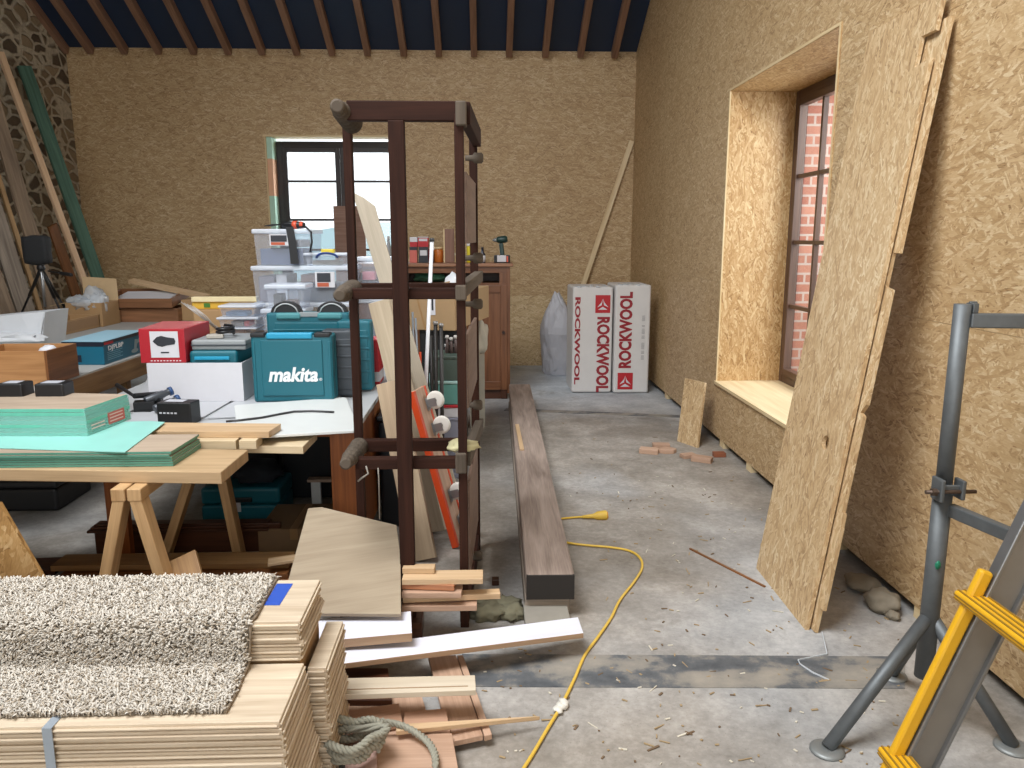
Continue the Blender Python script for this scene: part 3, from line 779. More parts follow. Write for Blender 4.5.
# moss-coloured cloth on the floor
m = MB()
for (px, py, w_, h_, s_) in ((485, 612, .16, .05, 1), (505, 606, .15, .055, 2), (512, 613, .12, .045, 5), (480, 603, .11, .05, 4)):
    m.blob(PZ(px, py, .02), (w_, w_ * .8, h_ * 1.6), s_, .55, 2.4, 3)
tag(m.build('cloth', plain('olive_rag', '6e6a56', .95, 0, .25, 20)), 'crumpled olive cloth on the floor beside the long baulk', 'cloth')
m = MB(); m.bx(*sorted((PZ(492, 585, .0).x, PZ(499, 585).x)), PZ(495, 584).y - .02, PZ(495, 584).y + .02, 0, .03)
tag(m.build('wood_block', W_DARK(), None, .003), 'tiny dark block on the floor between rack and baulk', 'block')

# ------------------------------------------------------------------ long baulk on the floor
bz = .20
A1, A2, A3, A4 = PZ(526, 575, bz), PZ(575, 575, bz), PZ(531, 384, bz), PZ(508, 384, bz)
m = MB(); ch = .03
dv = ((A4 + A3) / 2 - (A1 + A2) / 2)
m.plank((A1 + A2) / 2, (A4 + A3) / 2, (A2 - A1).length, .115)
ob = m.build('timber_baulk', W_BAULK(), None, .012, 2); tag(ob, 'long brown timber baulk lying on the concrete floor', 'timber')
m = MB(); ec = (A1 + A2) / 2; dn = dv.normalized(); m.plank(ec - dn * .004 + V((0, 0, -.002)), ec + dn * .012 + V((0, 0, -.002)), (A2 - A1).length - .003, .111)
tag(m.build('end_grain', plain('dark_end_grain', '231e1a', .8, 0, .3, 20), ob), 'dark end grain')  # end face coloured darker than the timber's sides
m = MB(); m.plank((A1 + A2) / 2 + V((-.012, .015, -.1155)), (A4 + A3) / 2 + V((-.02, -.3, -.1155)), .20, .083)
tag(m.build('timber_baulk', W_GREY(), None, .006), 'weathered plank lying under the long brown baulk', 'timber')
m = MB(); m.bx(*sorted((A1.x - .01, A2.x - .03)), A1.y - .14, A1.y + .05, 0, .05)
tag(m.build('support_block', plain('pale_block', '8f8a80', .8, 0, .15), None, .004), 'pale block under the near end of the long baulk', 'block')
board('wood_strip', 'small pale strip lying on the long baulk', 'offcut', PZ(517, 424, bz + .012), PZ(522, 449, bz + .012), .03, .012, W_PINE())

# ------------------------------------------------------------------ OSB sheets leaning on the right wall
FL, FR = V((1.372, 3.681, 0)), V((1.363, 3.043, 0))
ud = (FR - FL).normalized(); PW = (FR - FL).length
wd = (V((1.82, 3.286, 2.454)) - FR); wd = wd.normalized()
nd = ud.cross(wd).normalized()
if nd.x > 0: nd = -nd                      # towards the room
def sheet(pts2, off, t):
    return [FL + ud * a + wd * b + nd * off for a, b in pts2], -nd * t
LN = 2.68
hc = (.455, .775); hr = .033                # a bored hole
W_ = PW
outer = [(0, 0), (W_, 0), (W_, 2.42), (W_ - .11, 2.40), (W_ - .11, 2.53), (W_ - .005, 2.53), (W_ - .005, LN), (0, LN)]
P_, e_ = sheet(outer, 0, .018)
OSBV = osb('osb_sheet', ('866845', 'ac8e68', 'bb9d74', 'c7ac85', 'd9c6a3'))
m = MB(); m.prism(P_, e_, wd)
bs = tag(m.build('osb_sheet', OSBV, None, 0, 2, FL), 'tall OSB sheet with a bored hole leaning on the right wall', 'OSB sheet', 'OSB sheets leaning on the right wall')
hp = FL + ud * hc[0] + wd * hc[1]
pts2 = [(.03, .01), (W_ + .03, .01), (W_ + .03, .12), (W_ + .06, .12), (W_ + .06, .48), (W_ + .055, .48), (W_ + .055, .54), (W_ + .04, .54), (W_ + .04, .95), (W_ + .012, .96), (W_ + .045, 1.0), (W_ + .045, 1.48), (W_ - .01, 1.49), (W_ - .01, 1.63), (W_ + .04, 1.63), (W_ + .042, 2.58), (.03, 2.58)]
P_, e_ = sheet(pts2, -.027, .016); m = MB(); m.prism(P_, e_, wd)
b2 = tag(m.build('osb_sheet', OSBV, None, 0, 2, FL), 'second OSB sheet with a notched edge, leaning behind the tall bored sheet', 'OSB sheet', 'OSB sheets leaning on the right wall')
def bore(ob, p, r, dp):
    m = MB(); m.cyl(p + nd * dp, p - nd * dp, r, None, 20, True, False); cu = m.build('bore', OSBV)
    bo = ob.modifiers.new('bore', 'BOOLEAN'); bo.operation = 'DIFFERENCE'; bo.object = cu; bo.solver = 'EXACT'
    bpy.context.view_layer.update()
    me = bpy.data.meshes.new_from_object(ob.evaluated_get(bpy.context.evaluated_depsgraph_get())); ob.modifiers.clear(); ob.data = me
    bpy.data.objects.remove(cu)
bore(bs, hp, hr, .06); bore(b2, hp, hr * 1.3, .06)
a, b = PZ(677, 441), PZ(697, 448)
tz = V((.26, .14, .43))
m = MB(); m.prism([a, b, b + V((.085, .16, .50)), a + V((.085, .16, .50))], (.02, .012, -.004), (.2, .3, 1))
tag(m.build('osb_sheet', OSBV, None, .001), 'small OSB offcut leaning under the corner of the side window', 'OSB sheet')

# ------------------------------------------------------------------ insulation packs and bag in the corner
WRAP = plain('white_wrap_film', 'd3d1cf', .42, 0, .07, 9, .5, .15)
def pack(px0, px1, pyb, pyt, label, up_text, yaw):
    yb = PZ((px0 + px1) / 2, pyb).y; x0, x1 = PY(px0, pyb, yb).x, PY(px1, pyb, yb).x; h = PY((px0 + px1) / 2, pyt, yb).z; w = x1 - x0; dp = .58
    cx = (x0 + x1) / 2
    t = thing('insulation_pack', label, 'insulation pack', (cx, yb + dp / 2, 0), 'packs of insulation in the corner')
    o = q('bx', x0, x1, yb, yb + dp, .005, h).build('slab_pack', WRAP, t, .022, 3)
    m = MB()
    for k in range(5): m.blob((x0 + w * (k + .9) / 6, yb + .06 + .04 * (k % 3), h - .003), (.08, .12, .03), k + up_text * 9, .6, 2.5, 2, False)
    m.build('film_ends', clear('loose_film', 'dfe3e6', .6), t)
    rd, rt = RED(), plain('dark_red_print', '93202c', .45, 0, .06)
    Y = yb - .0015
    x = lambda f: x0 + w * f
    if not up_text:
        X1, X0, Z1, Z0 = x(.93), x(.56), h * .925, h * .76
        text('brand_lettering', 'ROCKWOOL', .175, rt, t, frame_m((x(.755), Y, h * .37), (0, 0, -1), (1, 0, 0)), .001, .0075, 0, 'CENTER', 1.0, .78)
        text('side_lettering', 'ROCKWOOL', .075, rt, t, frame_m((x(.12), Y, h * .50), (0, 0, -1), (1, 0, 0)), .001, .003, 0, 'CENTER', 1.0, 2.1)
    else:
        X1, X0, Z1, Z0 = x(.55), x(.12), h * .195, h * .04
        text('brand_lettering', 'ROCKWOOL', .175, rt, t, frame_m((x(.33), Y, h * .585), (0, 0, 1), (-1, 0, 0)), .001, .0075, 0, 'CENTER', 1.0, .78)
        text('small_print', '|||| ||| ||||||   ||| ||||| ||   |||||', .035, plain('grey_print', '6b6b70', .5), t, frame_m((x(.80), Y, h * .52), (0, 0, 1), (-1, 0, 0)), .0005, 0, 0, 'CENTER', 1., 1.35)
    lg = q('bx', X0, X1, Y - .002, Y + .001, Z0, Z1).build('logo_patch', rd, t); tag(lg, 'red logo patch')
    m = MB(); cxx, czz = (X0 + X1) / 2, (Z0 + Z1) / 2; s_ = (X1 - X0) * .40
    for sg in (-1, 1):
        m.prism([(cxx, Y - .003, czz + s_ * .9), (cxx + sg * s_ * .25, Y - .003, czz + s_ * .25), (cxx + sg * s_ * .95, Y - .003, czz - s_ * .55), (cxx + sg * s_ * .2, Y - .003, czz - s_ * .2)][::sg], (0, .0015, 0))
    m.prism([(cxx - s_ * .8, Y - .003, czz - s_ * .95), (cxx + s_ * .8, Y - .003, czz - s_ * .95), (cxx, Y - .003, czz - s_ * .45)], (0, .0015, 0))
    mk = m.build('logo_mark', WHITE(), t)
pack(571.5, 611, 393, 287, 'white insulation pack beside the bag, its lettering reading downwards', 0, 0)
pack(613, 648, 393.5, 285, 'white insulation pack next to the right wall, its lettering reading upwards', 1, 0)
def sack():
    m = MB(); bm = bmesh.new(); bmesh.ops.create_icosphere(bm, subdivisions=4, radius=1)
    yb = PZ(560, 376).y + .12; c = PY(558, 374, yb); P = []
    for v in bm.verts:
        p = v.co.copy()
        r = 1 + .18 * mnoise.noise(p * 1.6 + V((3, 1, 8))) + .09 * (1 - abs(mnoise.noise(p * 3.6 + V((1, 4, 2)))) * 2.2) + .05 * mnoise.noise(p * 9)
        q_ = p * r; q_.z = max(q_.z, -.75); u = (q_.z + .75) / 1.75
        sx = math.copysign(abs(q_.x) ** .7, q_.x); sy = math.copysign(abs(q_.y) ** .7, q_.y)
        k = 1.0 if u < .55 else 1 - .72 * ((u - .55) / .45) ** 1.1
        P.append(V((c.x + .05 + sx * .25 * max(k, .2) - .14 * max(0, u - .45), yb + .06 + sy * .2 * max(k, .2), q_.z)))
    zmin = min(p.z for p in P); P = [p - V((0, 0, zmin)) for p in P]; zmx = max(p.z for p in P)
    s_ = 1.02 / zmx; P = [V((p.x, p.y, p.z * s_)) for p in P]
    i = m.add(P); bm.verts.index_update()
    for f in bm.faces: m.face([i + v.index for v in f.verts], [(0, 0)] * 3, False)
    bm.free(); o = m.build('sack', plain('white_sack', 'bcbcc2', .5, 0, .1, 8, .5, .3))
    tag(o, 'bulging white plastic sack standing beside the insulation packs', 'sack')
sack()
S0, S1 = PZ(556, 368), PX(627.5, 141, XR - .035)
S0 = V((S0.x, YB - .12, 0)); S1 = V((S1.x, YB - .03, PY(627.5, 141, YB - .03).z))
board('wooden_stick', 'long pale stick leaning in the corner behind the insulation packs', 'stick', S0, S1, .06, .03, wood('bright_pine', 'cdb080', 'ead6b0'), (0, -1, 0), None, .001, 'mid')

# ------------------------------------------------------------------ galvanised trestle post
def trestle():
    X, Y = 1.50, 2.40; t = thing('steel_trestle', 'galvanised steel trestle post on splayed feet by the right wall', 'trestle', (X, Y, 0)); s = STEEL()
    zt = PY(963, 304, Y).z; zk = PY(947, 492, Y).z
    q('cyl', (X, Y, .17), (X, Y, zk), .030, None, 20).build('outer_tube', s, t)
    m = MB(); m.cyl((X, Y, zk - .05), (X, Y, zt), .0255, None, 20); m.build('inner_tube', s, t)
    m = MB(); m.box((X + .032, Y, zt - .012), (.018, .04, .03)); m.cyl((X + .02, Y, zt + .003), (X + .045, Y, zt + .003), .006, None, 8); m.build('top_lug', s, t, .002)
    zb = PY(970, 320, Y).z; m = MB(); m.plank((X + .02, Y - .01, zb), V((X + .02, Y, zb)) + V((.30, -.06, 0)), .035, .045, at='mid'); m.build('top_bar', s, t, .004)
    e = PZ(1000, 533, PY(952, 508, Y).z); z2 = PY(952, 508, Y).z
    m = MB(); m.plank((X + .02, Y - .015, z2), V((X + .02, Y - .015, z2)) + (e - V((X, Y, z2))).normalized() * .5, .03, .042, at='mid'); m.build('lower_bar', s, t, .004)
    m = MB(); zc_ = PY(947, 486, Y).z
    m.box((X - .036, Y - .03, zc_), (.014, .06, .075)); m.box((X + .036, Y - .03, zc_), (.014, .05, .065)); m.box((X, Y - .036, zc_ + .0), (.07, .012, .03))
    cl = m.build('clamp', s, t, .004)
    m = MB(); m.cyl((X - .085, Y - .045, zc_ - .005), (X + .08, Y - .045, zc_ - .005), .007, None, 8); m.cyl((X - .066, Y - .045, zc_ - .005), (X - .05, Y - .045, zc_ - .005), .013, None, 6, True, False)
    m.build('bolt', plain('rusty_bolt', '5b4c42', .5, .6), cl)
    for (px, py, zj) in ((827, 751, .40), (1012, 748, .40)):
        f = PZ(px, py); m = MB(); m.cyl(f + V((0, 0, .012)), (X, Y, zj), .022, None, 14); lg = m.build('leg', s, t)
        m = MB(); m.turned(f, f + V((0, 0, .014)), [(0, .055), (.5, .055), (.8, .046), (1, .03)], 18); m.build('foot_plate', plain('pale_steel_foot', '8a8d8c', .5, .5), lg)
    g3 = V((X + .05, Y + .28, 0)); m = MB(); m.cyl(g3 + V((0, 0, .012)), (X, Y, .40), .022, None, 14); lg = m.build('leg', s, t)
    m = MB(); m.turned(g3, g3 + V((0, 0, .014)), [(0, .055), (.5, .055), (.8, .046), (1, .03)], 18); m.build('foot_plate', plain('pale_steel_foot', '8a8d8c', .5, .5), lg)
    P = PY(938, 565, Y - .031); m = MB(); m.blob(P, (.02, .012, .03), 4, .3, 2, 2, False); tag(m.build('tape_scrap', plain('green_tape', '1c7a5c', .5), t), 'scrap of green tape')
trestle()

def ladder():
    Y0 = 1.92; F0 = PZ(879, 832, 0); F0 = V((F0.x, Y0, 0)); F0.x = PY(879, 832, Y0).x
    T0 = PY(1043, 500, Y0); dv = (T0 - PY(916, 755, Y0)).normalized(); F0 = PY(916, 755, Y0); F0 = F0 - dv * (F0.z / dv.z)
    LL = 1.75; t = thing('ladder', 'aluminium ladder with yellow treads leaning on the right wall', 'ladder', (F0.x, Y0 - .2, 0))
    side = V((0, 1, 0)); nn = dv.cross(side).normalized()       # nn: away from the climbing side
    if nn.x < 0: nn = -nn
    ax = Mx((dv, nn, side)).transposed()
    def bar(c0, c1, n0, n1, s0, s1, nm, mt, bev=.003, par=None):
        m = MB(); o = F0 + dv * ((c0 + c1) / 2) + nn * ((n0 + n1) / 2) + side * ((s0 + s1) / 2)
        m.box(o, (abs(c1 - c0), abs(n1 - n0), abs(s1 - s0)), ax, 0); return m.build(nm, mt, par or t, bev)
    al, ye = ALU(), YEL(); dk = plain('dull_aluminium', '8d8982', .45, .35, .12)
    zr = lambda px, py: None
    for s0 in (0., -.42):
        st = bar(.015, LL, -.040, .056, s0 - .012, s0 - .008, 'stile', dk)
        bar(.015, LL, -.042, -.030, s0 - .024, s0 + .012, 'stile_flange', al, .003, st)
        bar(.015, LL,   .050, .062, s0 - .024, s0 + .012, 'stile_flange', al, .003, st)
        bar(0, .05, -.05, .05, s0 - .028, s0 + .014, 'rubber_foot', BLACK(), .004, st)
    c1 = (PY(985, 602, Y0) - F0).dot(dv); c2 = (PY(904, 758, Y0) - F0).dot(dv)
    gap = c1 - c2
    for s0 in (.0, -.42):
        bar(c2 - .06, c1 + .085, -.082, -.044, s0 - .02, s0 + .004, 'tread_bracket', ye, .008)
    for c in (c2, c1, c1 + gap, c1 + 2 * gap):
        tr = MB(); hz = V((1, 0, 0)); o = F0 + dv * c + nn * -.052
        tr.box(o + V((-.005, -.21, 0)), (.075, .47, .028))
        tb = tr.build('tread', ye, t, .006)
        m = MB()
        for k in range(4): m.box(o + V((-.032 + k * .018, -.21, .0150)), (.005, .465, .003))
        m.box(o + V((-.0435, -.21, .004)), (.002, .462, .003)); m.box(o + V((-.0435, -.21, -.005)), (.002, .462, .003))
        tag(m.build('grip_ridges', plain('worn_yellow_grip', '8c6a1e', .6), tb), 'darker grip ridges')
ladder()

# ------------------------------------------------------------------ small things on the open floor
yp = plain('yellow_cord', 'd8b347', .45, 0, .08)
def cord():
    t = thing('extension_cord', 'yellow extension cord running across the concrete to its plug', 'cord', (.45, 3.4, 0))
    def spl(pp, r, seg=8):
        pts = [PZ(px, py, .008 if len(p_) == 0 else p_[0]) for px, py, *p_ in pp]; sm = []
        for k in range(len(pts) - 1):
            p0, p1, p2, p3 = pts[max(k - 1, 0)], pts[k], pts[k + 1], pts[min(k + 2, len(pts) - 1)]
            for j in range(8):
                u = j / 8; sm.append(.5 * ((2 * p1) + (p2 - p0) * u + (2 * p0 - 5 * p1 + 4 * p2 - p3) * u * u + (-p0 + 3 * p1 - 3 * p2 + p3) * u ** 3))
        sm.append(pts[-1]); return sm
    m = MB(); m.tube(spl([(560, 541), (572, 543.5), (590, 545.5), (612, 547.5), (630, 551), (640, 558), (642, 568), (634, 582), (620, 600), (611, 618), (598, 637), (585, 655), (574, 680), (560, 708), (548, 728), (534, 752), (518, 778), (505, 805)], .008), .0065, 8); m.build('cable', yp, t)
    m = MB(); m.tube(spl([(550, 520), (560, 518.8), (572, 517.6), (584, 516.8)], .008), .0065, 8); m.build('cable', yp, t)
    a, b = PZ(582, 517, .012), PZ(607, 515, .026)
    m = MB(); m.turned(a, b, [(0, .009), (.25, .012), (.45, .014), (.62, .026), (.95, .029), (1, .026)], 16); pl = m.build('plug', yp, t)
    c = b + (b - a).normalized() * .0; m = MB(); m.turned(b, b + (b - a).normalized() * .006, [(0, .022), (1, .020)], 14); m.build('socket_face', plain('orange_socket', 'c8861a', .5), pl)
cord()
GBk = 'wood blocks on the floor by the side window'
def blk(px, py, sx, sy, sz, rz, lab, mt, z=0):
    p = PZ(px, py, z); m = MB(); m.box((p.x, p.y, z + sz / 2), (sx, sy, sz), (0, 0, rz)); return tag(m.build('wood_block', mt, None, .003), lab, 'wood block', GBk)
pb = W_PINE2()
blk(649, 453, .145, .085, .038, -.35, 'pinkish wood block furthest from the wall on the open floor', pb)
blk(661, 448, .135, .07, .038, -.1, 'pinkish wood block lying just behind the furthest one', pb)
m = MB(); p = PZ(667, 452.5)
m.prism([p + V((math.cos(a) * .075 * r, math.sin(a) * .055 * r, .032)) for a, r in ((0, 1), (.8, .95), (1.6, 1), (2.5, .95), (3.3, 1.1), (4.3, .9), (5.3, 1))], (0, 0, -.032))
tag(m.build('wood_block', pb, None, .003), 'rounded offcut beside the pair of pinkish blocks', 'wood block', GBk)
blk(702, 461.5, .15, .075, .04, -.55, 'pinkish wood block close to the small leaning OSB offcut', pb)
blk(688, 457.5, .11, .07, .03, .25, 'thin wood block touching the one by the OSB offcut', pb)
blk(719, 456.5, .09, .06, .035, 0, 'small reddish block against the wall gap', wood('red_block', '6b3a26', '9a5f44'))
board('splinter', 'long thin wood splinter lying on the open floor', 'splinter', PZ(690, 548, .007), PZ(765, 586, .007), .012, .007, W_BROWN(), (0, 0, 1), None, .0005)
board('splinter', 'short pale splinter near the trestle foot', 'splinter', PZ(868, 688, .012), PZ(862, 708, .012), .018, .012, W_PINE(), (0, 0, 1), None, .0005)
m = MB(); m.ribbon([PZ(*p_, z_) for *p_, z_ in ((822, 632, .005), (825, 645, .02), (827, 654, .006), (812, 657, .004), (798, 660, .005), (800, 664, .004), (812, 672, .006), (829, 680, .004))], (0, 0, 1), .006, .003)
tag(m.build('string', plain('white_strip', 'c9ced2', .5), None), 'curled white plastic strip at the foot of the OSB sheet', 'strip')
for k, (px, py, w_, h_, lb_) in enumerate(((885, 612, .15, .10, 'round grey stone in the gap at the foot of the right wall'), (868, 592, .16, .07, 'flat pale stone behind the leaning OSB sheets'), (896, 622, .06, .04, 'pebble beside the round grey stone'))):
    p = PZ(px, py); m = MB(); m.blob((min(p.x, 1.80), p.y + .03, h_ * .42), (w_, w_ * 1.1, h_), 20 + k, .3, 1.6, 3)
    tag(m.build('stone', plain('loose_stone', '837a6a', .85, 0, .3, 12, .5, .3), None), lb_, 'stone')
m = MB(); p = PZ(561, 712); 
for k in range(3): m.blob(p + V((.012 * k - .01, .018 * k, .012)), (.035, .05, .022), 30 + k, .5, 2.5, 2)
tag(m.build('foam_scrap', plain('white_foam', 'd5d2c8', .8), None), 'white foam scrap beside the yellow cord', 'scrap')
# shavings and crumbs scattered over the concrete: nobody could count them
m = MB(); rn = random.Random(11)
for _ in range(420):
    px, py = rn.uniform(470, 900), rn.uniform(470, 765) if rn.random() < .8 else rn.uniform(420, 500)
    p = PZ(px, py); 
    if p.x > 1.8 or (p.x < .55 and p.y > 3.0): continue
    L_ = rn.choice((.008, .012, .02, .035)) * rn.uniform(.6, 1.5); a = rn.uniform(0, 3.14); m.cur = rn.choice((0, 0, 1, 2))
    m.box(p + V((0, 0, .003)), (L_, rn.uniform(.003, .008), .003), (rn.uniform(-.1, .1), rn.uniform(-.15, .15), a))
o = m.build('debris', [plain('tan_shaving', 'a08a68', .8), plain('brown_shaving', '6f5a44', .8), plain('pale_shaving', 'c9c2b2', .8)], None)
tag(o, 'wood shavings and crumbs scattered over the concrete', 'shavings', None, 'stuff')

# ------------------------------------------------------------------ trestle table at the left
TW = W_TABLE()
zt_ = .75
m = MB(); m.prism([PZ(-230, 466, zt_), PZ(221, 472, zt_), PZ(248, 449.5, zt_), PZ(-230, 444, zt_)], (0, 0, -.05), (1, 0, 0))
tag(m.build('table_top', TW, None, .004), 'long thick wooden board lying on the trestle as a worktop', 'worktop')
def wooden_trestle():
    X = PY(130, 490, 2.97).x; w = W_PINE(); ww_ = wood('trestle_pine', '9c7850', 'c9a67a', .5)
    t = thing('wooden_trestle', 'pine trestle with splayed legs under the worktop', 'trestle', (X, 3.4, 0))
    for s_ in (-1, 1):
        q('bx', X + s_ * .004, X + s_ * .058, 2.93, 3.98, .648, .6985).build('top_rail', ww_, t, .004)
    for (pt, yt, pb, yb, s_) in (((121, 497), 2.97, (101, 645), 2.97, -1), ((139, 499), 2.97, (191, 645), 2.97, 1), ((188, 489), 3.86, (170, 556), 3.86, -1), ((222, 489), 3.86, (245, 556), 3.86, 1)):
        A = PY(*pt, yt); A.z = .66; A.x = X + s_ * .03; B = PZ(*pb, 0); B.y = yb
        d = (B - A); B.z = 0
        m = MB(); ax = d.normalized(); m.plank(A, B + V((0, 0, .004)), .075, .045, (0, -1, 0), 'mid') if False else m.box((A + B) / 2, (d.length, .045, .075), Mx((ax, V((0, 1, 0)).cross(ax) * -1, V((0, 1, 0)))).transposed(), 0)
        m.build('leg', ww_, t, .004)
wooden_trestle()
a, b = PY(2, 508, 2.78), PY(46, 583, 2.78); d = (b - a); bz_ = b + d * (-(b.z) / d.z); tp = a - d * ((.70 - a.z) / -d.z)
m = MB(); m.prism([(bz_.x - .9, 2.78, 0), (bz_.x, 2.78, 0), (tp.x, 2.78, .699), (tp.x - .35, 2.78, .699)], (0, .018, 0), (.3, 0, 1))
tag(m.build('osb_trestle', osb('osb_trestle', ('6a4a26', '936d3e', 'b08852', 'c49d68', 'dcc092'), .6), None, 0), 'slanting OSB trestle end carrying the worktop at the picture\'s left edge', 'trestle panel')

GRN = plain('green_core_edge', '568f7d', .5, 0, .14, 30); PAPER = wood('paper_back', '8f7d6c', 'b8a692', .7, 4); TURQ = plain('turquoise_film', '93d0c6', .4, 0, .1, 7)
c0, c1 = PZ(172, 466, .752), PZ(200, 447.5, .752)
for k in range(6):
    z = .7515 + k * .0105; jx = random.uniform(-.008, .006); jy = random.uniform(-.007, .005)
    m = MB(); m.prism([(-2.5, c0.y + jy, z), (c0.x + jx, c0.y + jy, z), (c1.x + jx, c1.y + jy, z), (-2.5, c1.y + jy, z)], (0, 0, .0086), (1, 0, 0))
    m.mi[1] = 1; m.mi[0] = 1
    # keep the far-side face up
    o = m.build('green_edged_sheet', [GRN, PAPER], None, 0)
    tag(o, ('lowest', 'second', 'third', 'fourth', 'fifth', 'topmost')[k] + ' green-edged panel counted upwards in the stack on the worktop', 'panel', 'green-edged panels on the worktop')
zf = .7515 + 6 * .0105
slab('turquoise_sheet', 'bright turquoise sheet jutting out below the wrapped panel pack', 'sheet', [PZ(-60, 446, zf + .003), PZ(125, 452, zf + .003), PZ(165, 422, zf + .003), PZ(150, 421, zf + .003), PZ(-60, 427, zf + .003)], .0028, TURQ, None, 0, (1, 0, 0))
def wrapped_pack():
    zb = zf + .0035; C, Rr = PZ(88, 436, zb), PZ(131, 419, zb); zt = PY(83, 409, C.y).z
    t = thing('wrapped_panel_pack', 'turquoise film-wrapped pack of panels with wood-coloured top', 'panel pack', (C.x - .3, C.y + .1, zb))
    L = V((-1, .035, 0)); P0 = C + L * .95; P1 = Rr + V((-1, .14, 0)) * .95; up = V((-.01, .012, zt - zb)); n = 7
    for k in range(n):
        a, b = k / n, (k + 1) / n - .012; j = V((random.uniform(-.003, .003), random.uniform(-.003, .003), 0))
        m = MB(); m.prism([p + up * a + j for p in (P0, C, Rr, P1)], up * (b - a), (1, 0, 0)); m.mi[0] = m.mi[1] = 1
        m.build('panel', [plain('green_film_edge', '63b19c', .35, 0, .18, 16), PAPER], t, .0015)
    m = MB(); d = (Rr - C); nn = V((d.y, -d.x, 0)).normalized() * .002; upn = up
    m.prism([C - V((.5, -.0175, 0)) + V((0, -.002, 0)) , C + V((0, -.003, 0)) + nn, C + upn * .98 + V((0, -.002, 0)) + nn, C - V((.5, -.0175, 0)) + upn * .98 + V((0, -.002, 0))], (0, .0008, 0))
    m.prism([C + nn, Rr + nn, Rr + nn + upn * .95, C + nn + upn * .95], -nn * .4)
    m.build('film', clear('green_film', '9fd9cb', .35, .2), t)
    f = lambda u, v: C + d * u + up * v + nn * 1.6
    m = MB(); m.prism([f(.46, .12), f(.85, .12), f(.85, .55), f(.46, .55)], -nn * .3); tag(m.build('printed_patch', plain('red_patch', 'b8544a', .5), t), 'red printed patch')
    m = MB()
    for v in (.20, .32, .44): m.prism([f(.50, v), f(.81, v), f(.81, v + .04), f(.50, v + .04)], -nn * .15 + nn * .3)
    for v in (.18, .30): m.prism([f(.08, v), f(.38, v), f(.38, v + .05), f(.08, v + .05)], -nn * .15 + nn * .3)
    m.build('printed_lines', plain('faded_print', 'd8b9ae', .5), t)
wrapped_pack()
# planks beside the stack
GQ = 'planks lying behind the worktop'
z2 = .7355
m = MB(); m.prism([PZ(-20, 440.5, z2), PZ(303, 446.5, z2), PZ(317, 432.5, z2), PZ(-20, 428, z2)], (0, 0, -.035), (1, 0, 0))
p2 = m; tag(m.build('plank', W_LAM(), None, .002), 'light ply plank on the trestle poking out towards the desk leg', 'plank', GQ)
z3 = .776
for (x0, x1, lb_) in ((196, 238, 'short timber piece propping up the pale top plank'), (241, 258, 'small timber block beside the short timber piece')):
    a, b = PZ(x0, 448, z2), PZ(x1, 448, z2); m = MB(); m.bx(a.x, b.x, 3.36, 3.46, z2 + .0005, z3 - .0005, 0); tag(m.build('timber_piece', W_LAM(), None, .002), lb_, 'timber piece', GQ)
z4 = z3 + .03
a, b, c, d = PZ(120, 431, z4), PZ(269, 431.5, z4), PZ(281, 423.5, z4), PZ(120, 422, z4)
m = MB(); m.prism([a, b, c, d], (0, 0, -.03), (1, 0, 0)); tag(m.build('plank', W_PINE(), None, .002), 'pale plank on top of the timber pieces behind the worktop', 'plank', GQ)

# ------------------------------------------------------------------ desk with the white board
ZD = .75
def desk():
    x0, x1, y0, y1 = -2.16, -.62, 3.70, 5.75; w = wood('orange_brown_wood', '5e3014', '9a5a2c', .4, 12)
    t = thing('desk', 'orange-brown wooden desk crowded with tool cases', 'desk', ((x0 + x1) / 2, (y0 + y1) / 2, 0))
    q('bx', x0, x1, y0, y1, ZD - .028, ZD).build('desk_top', plain('grey_laminate', 'b0b2b4', .4, 0, .08), t, .003)
    lx0 = PY(331, 470, y0).x; lx1 = PY(357, 470, y0).x
    for (a, b, c, d) in ((lx0, lx1, y0, y0 + .03), (lx0, lx1, y1 - .03, y1), (x0 + .28, x0 + .38, y0 + .05, y0 + .10), (x0 + .28, x0 + .38, y1 - .06, y1 - .01)):
        q('bx', a, b, c, d, 0, ZD - .028, 2).build('leg_panel', w, t, .003)
    q('bx', lx1 - .02, lx1, y0 + .03, y1 - .03, .1, ZD - .028, 2).build('side_panel', w, t, .002)
    q('bx', x0 + .02, lx0, y0 + .01, y0 + .03, ZD - .05, ZD - .028).build('apron', w, t, .002)
desk()
ZS = ZD + .003
LG = plain('light_grey_sheet', 'b4b6ba', .45, 0, .06)
sh = lambda z, *p: [PZ(px, py, z) for px, py in p]
slab('sheet_material', 'grey sheet lying on the desk under the white carton', 'sheet', sh(ZS + .006, (128, 424), (203, 417), (239, 396), (262, 372), (150, 372)), .0055, LG, 'sheets on the desk', 0)
slab('sheet_material', 'grey sheet lying on the desk under the branded teal case', 'sheet', sh(ZS + .006, (207, 418), (332, 412), (352, 372), (266, 372), (243, 396)), .0055, LG, 'sheets on the desk', 0)
ZT = ZS + .0065
def rounded(pts, r, n=5):
    o = []
    for k in range(len(pts)):
        a, b, c = pts[k - 1], pts[k], pts[(k + 1) % len(pts)]
        p0 = b + (a - b).normalized() * r; p1 = b + (c - b).normalized() * r
        for j in range(n + 1):
            u = j / n; o.append(p0 * (1 - u) ** 2 + b * 2 * u * (1 - u) + p1 * u * u)
    return o
zw = ZT + .014
slab('white_board', 'white board with rounded corners lying on the desk edge', 'board', rounded(sh(zw, (238, 437), (359.5, 430), (346, 397), (234, 405)), .03), .013, OFFW(), None, .002)
m = MB(); m.tube([PZ(px, py, zw + .006) for px, py in ((226, 421.5), (242, 420), (262, 417.5), (280, 414), (294, 411.5), (312, 411), (334, 412))], .0055, 8)
tag(m.build('bent_rod', plain('dark_rod', '3c3b3d', .4, .3), None), 'bent dark rod lying on the white board', 'rod')

